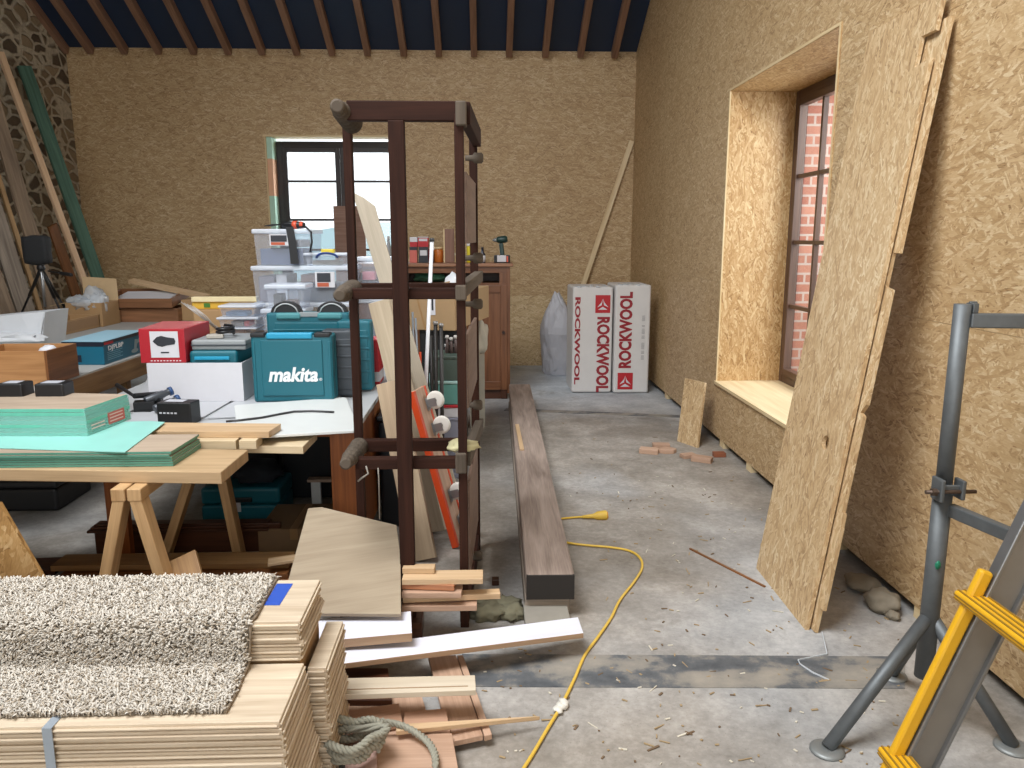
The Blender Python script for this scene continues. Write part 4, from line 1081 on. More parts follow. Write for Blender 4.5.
# ------------------------------------------------------------------ boxes and tool cases on the desk
def fbox(px0, px1, pyb, pyt, z, y=None):
    """front-face rectangle of something standing on height z: x0, x1, y, z0, z1"""
    y = PZ((px0 + px1) / 2, pyb, z).y if y is None else y
    pm = (pyb + pyt) / 2
    return PY(px0, pm, y).x, PY(px1, pm, y).x, y, z, PY((px0 + px1) / 2, pyt, y).z
def open_box(t, x0, x1, y0, y1, z0, z1, th, nm, mt, bev=.002):
    m = MB(); m.bx(x0, x1, y0, y0 + th, z0, z1); m.bx(x0, x1, y1 - th, y1, z0, z1); m.bx(x0, x0 + th, y0 + th, y1 - th, z0, z1); m.bx(x1 - th, x1, y0 + th, y1 - th, z0, z1); m.bx(x0 + th, x1 - th, y0 + th, y1 - th, z0, z0 + th)
    return m.build(nm, mt, t, bev)
def carton():
    x0, x1, y, z0, z1 = fbox(148, 243, 401.5, 363, ZT); dp = .42
    t = thing('white_carton', 'open white carton on the desk holding teal and grey cases', 'carton', ((x0 + x1) / 2, y + dp / 2, ZT))
    open_box(t, x0, x1, y, y + dp, z0, z1, .006, 'carton_body', WHITE(), .001)
    return x0, x1, y, z0, z1, dp
cx0, cx1, cy, cz0, cz1, cdp = carton()
# teal and grey cases in the carton
x0, x1, _, _, z1 = fbox(190, 238, 390, 351, cz0 + .007, cy + .03); x1 = min(x1, cx1 - .012)
t = thing('teal_case', 'teal case lying in the white carton', 'tool case', ((x0 + x1) / 2, cy + .2, cz0 + .007), 'cases in the white carton')
q('bx', x0, x1, cy + .03, cy + .38, cz0 + .008, z1).build('case_body', TEAL(), t, .018, 3); q('bx', x0 + .03, x1 - .04, cy + .022, cy + .032, z1 - .05, z1 - .03).build('handle', TEALB(), t, .004)
zg = z1 + .001
x0, x1, _, _, z1 = fbox(191, 246, 352, 340, zg, cy + .05)
t = thing('grey_case', 'grey flat case stacked on the teal one in the white carton', 'tool case', ((x0 + x1) / 2, cy + .2, zg), 'cases in the white carton')
q('bx', x0, x1, cy + .05, cy + .37, zg, z1).build('case_body', plain('mid_grey_plastic', '8d9294', .45), t, .012, 3)
q('bx', x0, x1, cy + .045, cy + .372, (zg + z1) / 2 - .004, (zg + z1) / 2 + .004).build('lid_seam', GREYP(), t, .002)
zk = z1 + .001
m = MB(); p = PY(226, 338, cy + .18); p.z = zk + .02; 
m.tube([p + V((math.cos(a * .7) * .045, math.sin(a * .7) * .06, .002 * a)) for a in range(22)], .008, 8)
tag(m.build('cable_coil', BLACK(), None), 'black coil of cable on the grey case', 'cable')
m = MB(); p = PY(218, 340, cy + .1); m.box((p.x - .02, cy + .12, zk + .012), (.09, .05, .022), (0, 0, .2)); tag(m.build('adapter', plain('pale_adapter', 'a9a59c', .5), None, .004), 'pale adapter block lying beside the cable coil', 'adapter')
# red box resting on the carton
def red_box():
    x0, x1, y, z0, z1 = fbox(139.5, 185, 362, 329, cz1 + .001, cy + .002); dp = .40
    t = thing('red_box', 'red cardboard box with a white picture label on the carton rim', 'box', ((x0 + x1) / 2, y + dp / 2, z0))
    rdb = plain('red_carton', 'a8202c', .4, 0, .08); k = .03
    m = MB(); m.prism([(x0, y, z0), (x1, y, z0), (x1 - .0, y + dp, z0), (x0 - .03, y + dp, z0)], (0, 0, z1 - z0)); m.build('carton_body', rdb, t, .003)
    X = lambda f: x0 + (x1 - x0) * f; Z = lambda f: z0 + (z1 - z0) * f
    lb = q('bx', X(.24), X(.86), y - .0015, y + .001, Z(.16), Z(.93)).build('picture_label', WHITE(), t); tag(lb, 'white picture label')
    m = MB(); c = V((X(.55), y - .003, Z(.64))); a = (x1 - x0)
    m.prism([c + V((a * .25 * math.cos(k * .45) * 1.0, 0, a * .11 * math.sin(k * .45) + a * .02 * math.sin(k * 1.8))) for k in range(14)], (0, .0012, 0))
    m.bx(X(.46), X(.64), y - .003, y - .0018, Z(.29), Z(.33)); m.build('picture', plain('dark_print', '2c2f36', .5), t)
    m = MB()
    for k in range(10): m.bx(X(.22 + k * .07), X(.26 + k * .07), y - .0012, y, Z(.05), Z(.08))
    m.build('printed_line', WHITE(), t)
    m = MB(); m.prism([(x0 + .005, y + .005, z1 + .0004), (x1 - .005, y + .005, z1 + .0004), (x1 - .005, y + dp - .005, z1 + .0004), (x0 - .025, y + dp - .005, z1 + .0004)], (0, 0, .0012)); m.build('top_face', plain('glossy_red_top', 'c2646c', .25, 0, .06), t)
red_box()
# big teal case with lettering
def tool_case(name, label, px0, px1, pyb, pyt, mat, dep, z=ZT, y=None, letter=False, red=False, handle=False, group='tool cases on the desk'):
    x0, x1, y, z0, z1 = fbox(px0, px1, pyb, pyt, z, y); w, h = x1 - x0, z1 - z0
    t = thing(name, label, 'tool case', ((x0 + x1) / 2, y + dep / 2, z0), group)
    q('bx', x0, x1, y, y + dep * .52, z0 + .0, z1 - .012).build('front_shell', mat, t, .014, 3)
    q('bx', x0, x1, y + dep * .54, y + dep, z0, z1 - .012).build('back_shell', mat, t, .014, 3)
    q('bx', x0 + .012, x1 - .012, y + dep * .45, y + dep * .6, z0 + .012, z1 - .02).build('seam', GREYP(), t)
    if letter:
        m = MB(); iw, b = .12 * w, .0
        m.bx(x0 + iw, x1 - iw, y - .006, y + .004, z0 + .09 * h, z1 - .10 * h); m.build('front_panel', mat, t, .006, 2)
        for xx in (x0 + .02 * w, x1 - .05 * w): q('bx', xx, xx + .03 * w, y - .004, y + .004, z0 + .05 * h, z1 - .12 * h).build('rib', mat, t, .003)
        q('bx', x0 + .20 * w, x0 + .76 * w, y - .009, y + .05, z1 - .085 * h, z1).build('top_band', TEALB(), t, .008, 3)
        for a, b_ in ((.0, .18), (.78, .98)): q('bx', x0 + a * w, x0 + b_ * w, y - .006, y + .06, z1 - .06 * h, z1 - .0).build('latch', BLACK(), t, .006, 2)
        text('brand_lettering', 'makita', .108, plain('white_print', 'e4e8ea', .4), t, frame_m((x0 + .50 * w, y - .0075, z0 + .395 * h), (1, 0, 0), (0, 0, 1)), .0012, .0035, .22, 'CENTER', 1., .93)
        text('registered_mark', '®', .022, plain('white_print', 'e4e8ea', .4), t, frame_m((x0 + .845 * w, y - .0075, z0 + .33 * h), (1, 0, 0), (0, 0, 1)), .001)
    else:
        q('bx', x0 + .1 * w, x1 - .1 * w, y - .005, y + .003, z0 + .1 * h, z1 - .15 * h).build('front_panel', mat, t, .005, 2)
        m = MB()
        for k in range(1, 5): m.bx(x0 + .08 * w, x1 - .06 * w, y - .009, y, z0 + h * (.1 + k * .16), z0 + h * (.1 + k * .16) + .012)
        m.build('rib', mat, t, .003)
    if red: q('bx', x0 - .002, x0 + .022, y - .008, y + .02, z0 + .36 * h, z0 + .56 * h).build('latch', plain('red_latch', 'a02028', .4), t, .004)
    if handle:
        for c in (.22, .78):
            m = MB(); cc = x0 + c * w; m.prism([(cc - .10 + .20 * k / 12, y + dep * .35, z1 - .03 + .085 * math.sin(math.pi * k / 12) ** .45) for k in range(13)], (0, .05, 0)); hd = m.build('handle', BLACK(), t, .004); m = MB(); m.tube([V((cc - .075 + .15 * k / 10, y + dep * .33, z1 - .02 + .06 * math.sin(math.pi * k / 10) ** .5)) for k in range(11)], .004, 6); m.build('rim', plain('pale_rim', 'b9bdbf', .4), hd)
        q('bx', x0 + .12 * w, x0 + .42 * w, y - .012, y + .05, z1 - .05, z1 - .012).build('latch', plain('sea_green_latch', '4a8c92', .4), t, .012, 3); q('bx', x0 + .62 * w, x0 + .92 * w, y - .012, y + .05, z1 - .05, z1 - .012).build('latch', plain('sea_green_latch', '4a8c92', .4), t, .012, 3)
        q('bx', x0 + .40 * w, x0 + .64 * w, y - .004, y + .03, z1 - .035, z1 - .008).build('name_plate', plain('grey_plate', '8f979a', .5), t, .003)
    return t
tool_case('branded_tool_case', 'large teal tool case with white brand lettering standing on the desk', 252, 333, 402, 333, TEAL(), .13, letter=True)
yM = PZ(292, 402, ZT).y
tool_case('charcoal_tool_case', 'charcoal tool case just behind the lettered teal case', 322, 355, 398, 328.5, GREYP(), .13, y=yM + .15, red=True)
tool_case('slim_tool_case', 'teal tool case partly hidden behind the rack\'s thin post', 338, 371.5, 395, 319, TEAL(), .12, y=yM + .32)
tool_case('handled_tool_case', 'teal tool case with two black handles behind the lettered case', 268, 350, 390, 311, TEAL(), .13, y=yM + .46, handle=True)
x0, x1, y, z0, z1 = fbox(366, 379, 388, 340, ZT, yM + .50)
t = thing('red_box', 'narrow red and white box at the desk edge by the leaning boards', 'box', ((x0 + x1) / 2, y + .1, z0)); q('bx', x0, x1, y, y + .2, z0, z1).build('carton_body', RED(), t, .003); q('bx', x0, x1 + .001, y - .001, y + .201, z0 + .02, z0 + .08).build('white_band', WHITE(), t)

# hand tools in front of the carton
def battery(px0, px1, pyb, pyt, z, label, dep=.10, yaw=-.25):
    x0, x1, y, z0, z1 = fbox(px0, px1, pyb, pyt, z)
    t = thing('battery_pack', label, 'battery', ((x0 + x1) / 2, y + dep / 2, z0), 'black battery boxes')
    q('bx', x0, x1, y, y + dep, z0, z1).build('case', BLACK(), t, .006, 3)
    q('bx', x0 + .15 * (x1 - x0), x1 - .3 * (x1 - x0), y + dep * .3, y + dep * .8, z1 - .001, z1 + .001).build('label_plate', plain('pale_label', 'b9bcc4', .4), t)
    m = MB()
    for k in range(5): m.bx(x0 + (.08 + .11 * k) * (x1 - x0), x0 + (.15 + .11 * k) * (x1 - x0), y - .001, y + .001, (z0 + z1) / 2, (z0 + z1) / 2 + .008)
    m.build('printed_line', plain('pale_label', 'b9bcc4', .4), t); t.rotation_euler.z = yaw
battery(157, 193, 425, 403, ZT - .009, 'black battery box with pale label lying before the white carton', .10, -.12)
yt = PZ(150, 412, ZT).y
for k, (a, b, lb_) in enumerate((((145, 401), (171, 391), 'upper grey cylindrical torch body beside the black battery'), ((154, 409), (178, 399), 'lower grey cylindrical torch body beside the black battery'))):
    A, B = PY(*a, yt + .05 - k * .09), PY(*b, yt + .14 - k * .09); t = thing('torch', lb_, 'torch', (A.x, A.y, ZT), 'torches on the desk')
    m = MB(); m.turned(A, B, [(0, .018), (.05, .021), (.7, .021), (.75, .017), (.9, .017), (1, .020)], 16); m.build('barrel', plain('grey_tool_body', '4e5258', .4, .3), t)
    m = MB(); d = (B - A).normalized(); m.turned(B - d * .012, B + d * .006, [(0, .024), (1, .024)], 16); m.build('ring', plain('blue_ring', '2a4a78', .4), t)
    m = MB(); 
    m.bx((A.x + B.x) / 2 - .02, (A.x + B.x) / 2 + .02, (A.y + B.y) / 2 - .02, (A.y + B.y) / 2 + .02, ZT, (A.z + B.z) / 2 - .01); m.build('stand', BLACK(), t, .004)
m = MB(); a, b = PY(117, 385, yt + .2), PY(134, 396, yt + .02); m.cyl(a, b, .012, .008, 10); m.cyl(b, PY(160, 394, yt + .18), .014, .016, 12)
a2 = PY(140, 402, yt); m.box(a2 + V((0, .05, -.03)), (.10, .08, .05), (0, 0, .3)); m.bx(a2.x - .06, a2.x + .05, a2.y, a2.y + .1, ZT, a2.z - .05)
tag(m.build('hand_tool', BLACK(), None, .003), 'black hand tool with a slanting handle by the green pack', 'tool')

# clear tubs
MILK = clear('milky_plastic', 'dfe5ee', .24, .25); LID = clear('milky_lid', 'dde4ee', .62, .3)
def tub(px0, px1, pyb, pyt, z, y, label, dep=.36, cont=(), lab=None, group='clear plastic tubs on the desk', handle=False):
    x0, x1, y, z0, z1 = fbox(px0, px1, pyb, pyt, z, y); w, h = x1 - x0, z1 - z0
    t = thing('plastic_tub', label, 'tub', ((x0 + x1) / 2, y + dep / 2, z0), group)
    i = .012; th = .004; m = MB(); y0, y1 = y + .012, y + dep - .012; a0, a1 = x0 + .012, x1 - .012
    zl = z1 - min(.03, h * .22)
    for f, b in (((a0 + i, y0 + i * .6), (a1 - i, y0 + i * .6)),): pass
    B = [(a0 + i, y0 + i * .6, z0), (a1 - i, y0 + i * .6, z0), (a1 - i, y1 - i * .6, z0), (a0 + i, y1 - i * .6, z0)]; T = [(a0, y0, zl), (a1, y0, zl), (a1, y1, zl), (a0, y1, zl)]
    k0 = m.add(B + T)
    m.face([k0 + 3, k0 + 2, k0 + 1, k0], [(0, 0)] * 4)
    for k in range(4): m.face([k0 + k, k0 + (k + 1) % 4, k0 + 4 + (k + 1) % 4, k0 + 4 + k], [(0, 0)] * 4)
    m.build('tub_body', MILK, t)
    q('bx', x0, x1, y, y + dep, zl, z1).build('lid', LID, t, .008, 2)
    for (u0, u1, v0, v1, c) in cont:
        q('bx', a0 + i + .004 + (w - .09) * u0, a0 + i + .004 + (w - .09) * u1, y0 + .03, y1 - .05, z0 + .004 + (zl - z0) * v0, z0 + .004 + (zl - z0) * v1 * .94).build('contents', plain('contents_' + c, c, .7, 0, .4, 30), t, .004)
    if lab:
        u0, u1, v0, v1 = lab; lo = q('bx', x0 + w * u0, x0 + w * u1, y - .002, y + .012, z0 + h * v0, z0 + h * v1).build('paper_label', WHITE(), t)
        m = MB(); m.bx(x0 + w * (u0 + .02), x0 + w * (u0 + (u1 - u0) * .8), y - .004, y - .002, z0 + h * (v0 + (v1 - v0) * .35), z0 + h * (v1 - .03)); m.build('label_picture', plain('dark_print', '2c2f36', .5), lo)
        m = MB(); m.bx(x0 + w * (u0 + .02), x0 + w * (u0 + (u1 - u0) * .7), y - .004, y - .002, z0 + h * (v0 + .02), z0 + h * (v0 + (v1 - v0) * .3)); m.build('label_band', plain('orange_print', 'b85a3c', .5), lo)
    if handle:
        pts = [V((x0 + w * (.28 + .44 * k / 10), y - .012 - .03 * math.sin(math.pi * k / 10), z1 - .03 + .03 * math.sin(math.pi * k / 10) ** .5)) for k in range(11)]
        m = MB(); m.tube(pts, .008, 8); tag(m.build('handle', plain('blue_handle', '27407e', .4), t), 'blue carrying handle')
        q('bx', x0 + w * .36, x0 + w * .62, y + .02, y + .08, z1, z1 + .025).build('clip', plain('yellow_clip', 'd8c23a', .4), t, .004)
    return z1
Yt = 5.22
zz1 = tub(253, 352, 380, 303, ZS, Yt, 'widest clear tub at the bottom of the stack on the desk', .40, ((.02, .30, 0, .7, '5a5f68'), (.33, .60, .0, .5, '8a7468'), (.64, .98, 0, .8, '3f454e')))
zz2 = tub(251, 353, 303, 266, zz1 + .001, Yt, 'wide clear tub in the middle of the tall stack', .40, ((.02, .20, 0, .85, '6d6a74'), (.22, .34, .0, .9, 'c4c6ca'), (.36, .46, 0, .6, '4f5a66'), (.5, .96, 0, .6, '2b3440'), (.5, .7, .62, .9, '7a625a')), (.63, .82, .42, .84))
zz3 = tub(252, 312, 266, 229, zz2 + .001, Yt, 'clear tub on top of the stack with a black strap over it', .38, ((.04, .98, 0, .55, '36486a'), (.5, .95, .56, .85, '8a8d92')), (.30, .66, .55, .86))
tub(303, 352, 266, 253, zz2 + .001, Yt - .0, 'small clear tub with blue handle on top of the stack', .22, ((.1, .9, 0, .5, '9a968c'),), None, 'clear plastic tubs on the desk', True)
zc1 = tub(262, 307, 380, 309, ZS, Yt - .30, 'clear box hidden low behind the handled teal case', .24, ((.05, .95, 0, .8, '77757a'),))
tub(264, 306, 309, 284.5, zc1 + .001, Yt - .30, 'small clear box full of fittings before the tall stack', .22, ((.1, .4, 0, .75, '4c4c50'), (.5, .9, 0, .4, '8a7a72')))
zr1 = tub(354, 393, 380, 299, ZS, Yt + .26, 'clear tub standing by the desk edge behind the leaning boards', .22, ((.05, .95, 0, .75, '6a6e76'),))
tub(355, 392, 299, 257, zr1 + .001, Yt + .26, 'clear tub with pink and dark contents seen through the rack', .22, ((.05, .9, 0, .45, '4a4e5a'), (.1, .6, .48, .75, 'c77a86')))
# strap, cable loop and orange tool on the top tub
y_ = Yt - .012
m = MB(); m.ribbon([PY(268, 226, Yt + .08), PY(276, 224.5, Yt + .06), PY(285, 224.5, Yt + .03), PY(289.5, 227, y_), PY(291.5, 238, y_ - .004), PY(293.5, 252, y_ - .006), PY(294.5, 264, y_ - .006)], (1, 0, 0), .05, .006)
m.v = m.v
tag(m.build('strap', BLACK(), None), 'black strap hanging over the front of the top tub', 'strap')
p = PY(298, 227, Yt + .12); z_ = zz3
t = thing('power_tool', 'orange and black tool lying on the lid of the top tub', 'tool', (p.x, Yt + .12, z_))
m = MB(); m.turned((p.x - .10, Yt + .12, z_ + .027), (p.x + .05, Yt + .10, z_ + .027), [(0, .016), (.1, .022), (.6, .026), (.8, .022), (1, .014)], 14); m.build('body', BLACK(), t)
m = MB(); m.turned((p.x - .03, Yt + .111, z_ + .027), (p.x + .0, Yt + .107, z_ + .027), [(0, .0275), (1, .0275)], 14); m.turned((p.x + .02, Yt + .105, z_ + .027), (p.x + .04, Yt + .102, z_ + .027), [(0, .025), (1, .02)], 14); m.build('collar', plain('orange_tool', 'd2553a', .4), t)
m = MB(); m.tube([PY(300, 227, Yt + .05), PY(306, 227, Yt + .0), PY(311, 232, y_ - .004), PY(312, 242, y_ - .004), PY(310, 252, y_ - .006)], .007, 8); m.build('cable', BLACK(), t)
# small organisers on a cardboard box
def carton_box(px0, px1, pyb, pyt, z, y, label, dep, mat=None, group=None, flaps=False):
    x0, x1, y, z0, z1 = fbox(px0, px1, pyb, pyt, z, y); t = thing('cardboard_box', label, 'cardboard box', ((x0 + x1) / 2, y + dep / 2, z0), group)
    q('bx', x0, x1, y, y + dep, z0, z1 - .003).build('carton_body', mat or CARD(), t, .004)
    m = MB(); m.bx(x0 + .002, (x0 + x1) / 2 - .001, y + .002, y + dep - .002, z1 - .003, z1); m.bx((x0 + x1) / 2 + .001, x1 - .002, y + .002, y + dep - .002, z1 - .003, z1); m.build('flap', mat or CARD(), t)
    m = MB(); m.bx((x0 + x1) / 2 - .02, (x0 + x1) / 2 + .02, y - .0008, y + dep, z1 - .0005, z1 + .0006); m.bx((x0 + x1) / 2 - .02, (x0 + x1) / 2 + .02, y - .0012, y, z1 - .06, z1); m.build('tape', plain('parcel_tape', '9c7a52', .3), t)
    return x0, x1, y, z1, t
_, _, _, zk1, _ = carton_box(199, 257, 390, 336, ZS, 4.86, 'cardboard box under the small clear organisers', .30)
GO = 'clear organisers on the cardboard box'
zk2 = tub(217, 256, 336, 328, zk1 + .001, 4.88, 'lowest clear organiser on the cardboard box', .22, ((.05, .9, 0, .7, '8a6a5a'),), None, GO)
zk3 = tub(216, 258, 328, 317.5, zk2 + .001, 4.88, 'clear organiser with red parts in the middle of its stack', .22, ((.3, .75, 0, .7, '7a6e62'), (.78, .98, 0, .7, 'c23a3a')), None, GO)
tub(217.5, 256, 317.5, 305.5, zk3 + .001, 4.88, 'topmost clear organiser with blue parts', .22, ((.05, .95, 0, .5, '5a7a96'),), None, GO)
_, _, yb_, zk4, _ = carton_box(196, 258, 390, 309.5, ZS, 5.30, 'tall cardboard box carrying the yellow level', .22)
a, b = PY(193, 303, yb_ + .05), PY(258, 303, yb_ + .05); a.z = b.z = zk4 + .036
t = thing('spirit_level', 'yellow spirit level lying behind the small organisers', 'level', (a.x, a.y, zk4))
m = MB(); m.bx(a.x, b.x, a.y - .02, a.y + .02, zk4 + .001, zk4 + .05); m.build('bar', plain('level_yellow', 'd2a83c', .4), t, .003)
m = MB(); m.bx(a.x, b.x, a.y - .03, a.y + .03, zk4 + .05, zk4 + .082); tag(m.build('top_flange', plain('level_cream', 'e2d3a8', .5), t, .002), 'pale flange')
m = MB(); m.bx(a.x + .08, a.x + .12, a.y - .024, a.y - .019, zk4 + .012, zk4 + .04); m.build('vial', plain('green_vial', '4a7a3a', .2), t)
m = MB()
for k in range(5): m.tube([PY(181 + k * 3, 302 + k, 4.86), PY(194 + k * 3, 312 + k, 4.86), PY(206 + k * 2, 321 + k, 4.87), PY(222 + k * 2, 334.5, 4.95)], .0025, 6)
tag(m.build('wire_bundle', plain('bare_wire', 'b4b2ae', .4, .4), None), 'bundle of bare wires beside the red box', 'wires')

# ------------------------------------------------------------------ long bench along the left
ZB_ = .85
def bench():
    x0, x1, y0, y1 = -4.28, -2.405, 4.0, 8.15; w = W_BENCH()
    t = thing('workbench', 'long brown workbench running back along the stone wall', 'workbench', ((x0 + x1) / 2, (y0 + y1) / 2, 0))
    q('bx', x0, x1, y0, y1, ZB_ - .03, ZB_, 1).build('bench_top', plain('pale_bench_top', 'a9a9a6', .5, 0, .1), t, .003)
    q('bx', x1 - .03, x1 + .002, y0, y1, ZB_ - .15, ZB_ - .012, 1).build('side_rail', w, t, .003)
    q('bx', x0, x1 - .03, y0 - .002, y0 + .03, ZB_ - .15, ZB_ - .012, 0).build('front_rail', w, t, .003)
    for x in (x0 + .05, x1 - .10):
        for y in (5.3, 6.6, y1 - .12): q('bx', x, x + .07, y, y + .07, 0, ZB_ - .03, 2).build('leg', w, t, .003)
bench()
ZB2 = ZB_ + .001
for k, (px0, px1, lb_) in enumerate(((-2, 24, 'black charger box rising behind the wrapped pack at the picture edge'), (36, 65, 'black charger box rising behind the wrapped pack below the drawer'))):
    x0, x1, y, z0, z1 = fbox(px0, px1, 430, 384, z2 + .001, 3.58); t = thing('charger_box', lb_, 'charger', ((x0 + x1) / 2, y + .05, z0), 'black charger boxes')
    q('bx', x0, x1, y, y + .1, z0, z1).build('case', BLACK(), t, .008, 3); q('bx', x0 + .02, x1 - .03, y + .02, y + .08, z1 - .001, z1 + .0015).build('label_plate', plain('pale_label', 'b9bcc4', .4), t)
def drawer():
    c = PZ(50, 385.5, ZB2); y1 = PZ(80, 376, ZB2).y + .02; zt = PY(50, 351, c.y).z; x0 = c.x - .42; y0 = c.y + .0
    t = thing('loose_drawer_box', 'loose orange-brown wooden drawer standing on the bench', 'drawer', (c.x - .2, (y0 + y1) / 2, ZB2))
    w = wood('drawer_wood', '8a5c34', 'b98a5c', .45)
    for n_, b_ in (('drawer_front', (c.x - .014, c.x, y0, y1)), ('drawer_side', (x0, c.x - .014, y0, y0 + .012)), ('drawer_side', (x0, c.x - .014, y1 - .012, y1)), ('drawer_back', (x0, x0 + .012, y0 + .012, y1 - .012))):
        q('bx', *b_, ZB2, zt).build(n_, w if n_ != 'drawer_front' else W_BROWN(), t, .002)
    q('bx', x0 + .012, c.x - .014, y0 + .012, y1 - .012, ZB2, ZB2 + .008).build('drawer_bottom', w, t)
    m = MB(); m.blob((c.x - .10, (y0 + y1) / 2 + .03, zt - .10), (.13, .12, .22), 5, .2, 2, 3); tag(m.build('paper_bundle', WHITE(), None), 'white paper bundle in the wooden drawer', 'paper')
drawer()
def blue_box():
    A = PZ(105, 365, ZB2); B = PZ(141, 351, ZB2); zt = PY(105, 342, A.y).z; L = V((-.27, .02, 0)); h = V((0, 0, zt - ZB2)); B.x = A.x - .01
    t = thing('blue_tool_box', 'teal cardboard tool box with printed text on the bench', 'box', (A.x - .13, A.y + .3, ZB2))
    bl = plain('printed_blue_card', '12647e', .45, 0, .06)
    m = MB(); m.prism([A, B, B + L, A + L], h); m.build('carton_body', bl, t, .003)
    d = (B - A); nn = V((d.y, -d.x, 0)).normalized() * .0015; n2 = V((0, -.0015, 0))
    f = lambda u, v: A + d * u + h * v + nn; g_ = lambda u, v: A + L * u + h * v + n2
    m = MB(); m.prism([A + h * 1.003, B + h * 1.003, B + L + h * 1.003, A + L + h * 1.003], (0, 0, .002)); tag(m.build('lid', plain('pale_blue_lid', '9cc8dc', .35, 0, .1), t), 'pale blue shiny lid')
    m = MB(); m.prism([f(0, .86), f(1, .86), f(1, .99), f(0, .99)], -nn * .5); m.prism([g_(0, .80), g_(1, .80), g_(1, .99), g_(0, .99)], -n2 * .5); m.build('dark_band', plain('dark_navy_print', '1b2130', .4), t)
    m = MB(); m.prism([f(.02, .84), f(.22, .84), f(.22, .95), f(.02, .95)], nn * .4); m.prism([g_(.80, .78), g_(.98, .78), g_(.98, .92), g_(.80, .92)], n2 * .4); m.build('red_patch', RED(), t)
    for wd_, u_ in (('DJ', .15), ('PL', .27), ('BP', .39)): text('lettering', wd_, .042, plain('white_print', 'e4e8ea', .4), t, frame_m(f(u_, .66), d, (0, 0, 1)), .0006, .0008, 0, 'CENTER', 1., 1.7)
    m = MB()
    for k in range(5): m.prism([f(.07, .16 + k * .08), f(.42 - .05 * (k % 2), .16 + k * .08), f(.42 - .05 * (k % 2), .19 + k * .08), f(.07, .19 + k * .08)], -nn * .3)
    m.build('printed_lines', plain('pale_blue_print', '6fa9bd', .4), t)
    m = MB()
    m.prism([f(.72 + .09 * math.cos(k * .52), .2 + .10 * math.sin(k * .52)) for k in range(12)], nn * .3); m.prism([f(.70, .25), f(.76, .25), f(.82, .68), f(.74, .72)], nn * .5); m.prism([f(.80, .50), f(.94, .62), f(.92, .76), f(.78, .64)], nn * .6); m.build('printed_picture', plain('picture_grey', '8fa3aa', .4), t)
    m = MB(); m.prism([g_(.55, .12), g_(.92, .12), g_(.92, .42), g_(.55, .42)], -n2 * .3); m.build('side_picture', plain('dark_navy_print', '1b2130', .4), t)
blue_box()
# crumpled white bag
m = MB(); yb2 = 5.62
pts = [PY(-60, 345, yb2), PY(40, 341, yb2), PY(45, 312, yb2 + .02), PY(20, 314, yb2), PY(-60, 322, yb2)]
pts[0].z = pts[1].z = ZB2
m.prism(pts, (0, .32, 0)); m.blob(PY(12, 338, yb2 - .02), (.5, .20, .09), 8, .35, 2, 3); m.prism([PY(30, 338, yb2 - .004), PY(44, 313, yb2 - .004), PY(40, 340, yb2 - .004)], (0, .003, 0))
tag(m.build('paper_bag', plain('white_paper_bag', 'cdd1d6', .6, 0, .08, 6), None, .012, 3), 'crumpled white bag lying on the bench below the tripod', 'bag')
for k in range(3):
    y0 = 5.99 + k * .63; t = thing('cardboard_tray', ('nearest', 'middle', 'furthest')[k] + ' of three brown trays in a row on the bench', 'tray', (-3.64, y0 + .3, ZB2), 'brown trays in a row on the bench')
    open_box(t, -3.78, -3.515, y0, y0 + .615, ZB2, ZB2 + .115, .012, 'tray_body', CARD()); q('bx', -3.518, -3.5135, y0 + .02, y0 + .59, ZB2 + .02, ZB2 + .1).build('side_label', plain('faded_card', '9a7a58', .7), t)
def open_carton():
    x0, x1, y, z0, z1 = fbox(66, 102, 322, 303, ZB2, 7.25); dp = .34
    t = thing('open_cardboard_box', 'open cardboard box full of clear plastic on the bench', 'cardboard box', ((x0 + x1) / 2, y + dp / 2, ZB2))
    open_box(t, x0, x1, y, y + dp, z0, z1, .006, 'carton_body', CARD())
    m = MB(); m.plank((x0 - .04, y + dp, z1 - .02), (x1 - .05, y + dp + .02, z1 - .02), .006, .001); 
    m.prism([(x0, y + dp, z1), (x1, y + dp, z1), (x1 - .02, y + dp + .04, z1 + .20), (x0 - .02, y + dp + .05, z1 + .22)], (0, .005, 0)); m.prism([(x0, y, z1), (x0, y + dp, z1), (x0 - .14, y + dp, z1 - .03), (x0 - .14, y, z1 - .03)], (0, 0, .005)); m.build('flap', plain('pale_cardboard', 'bda27c', .75), t)
    m = MB()
    for k, (u, v, w_, h_) in enumerate(((.2, .3, .2, .16), (.55, .5, .22, .3), (.8, .3, .14, .2), (.5, .2, .25, .12))): m.blob((x0 + (x1 - x0) * u, y + dp * v, z1 - .02), (w_, .18, h_), 40 + k, .5, 2.6, 3, False)
    tag(m.build('plastic_film', clear('crumpled_film', 'dfe5ea', .5, .15), None), 'crumpled clear plastic spilling from the open cardboard box', 'plastic film')
open_carton()
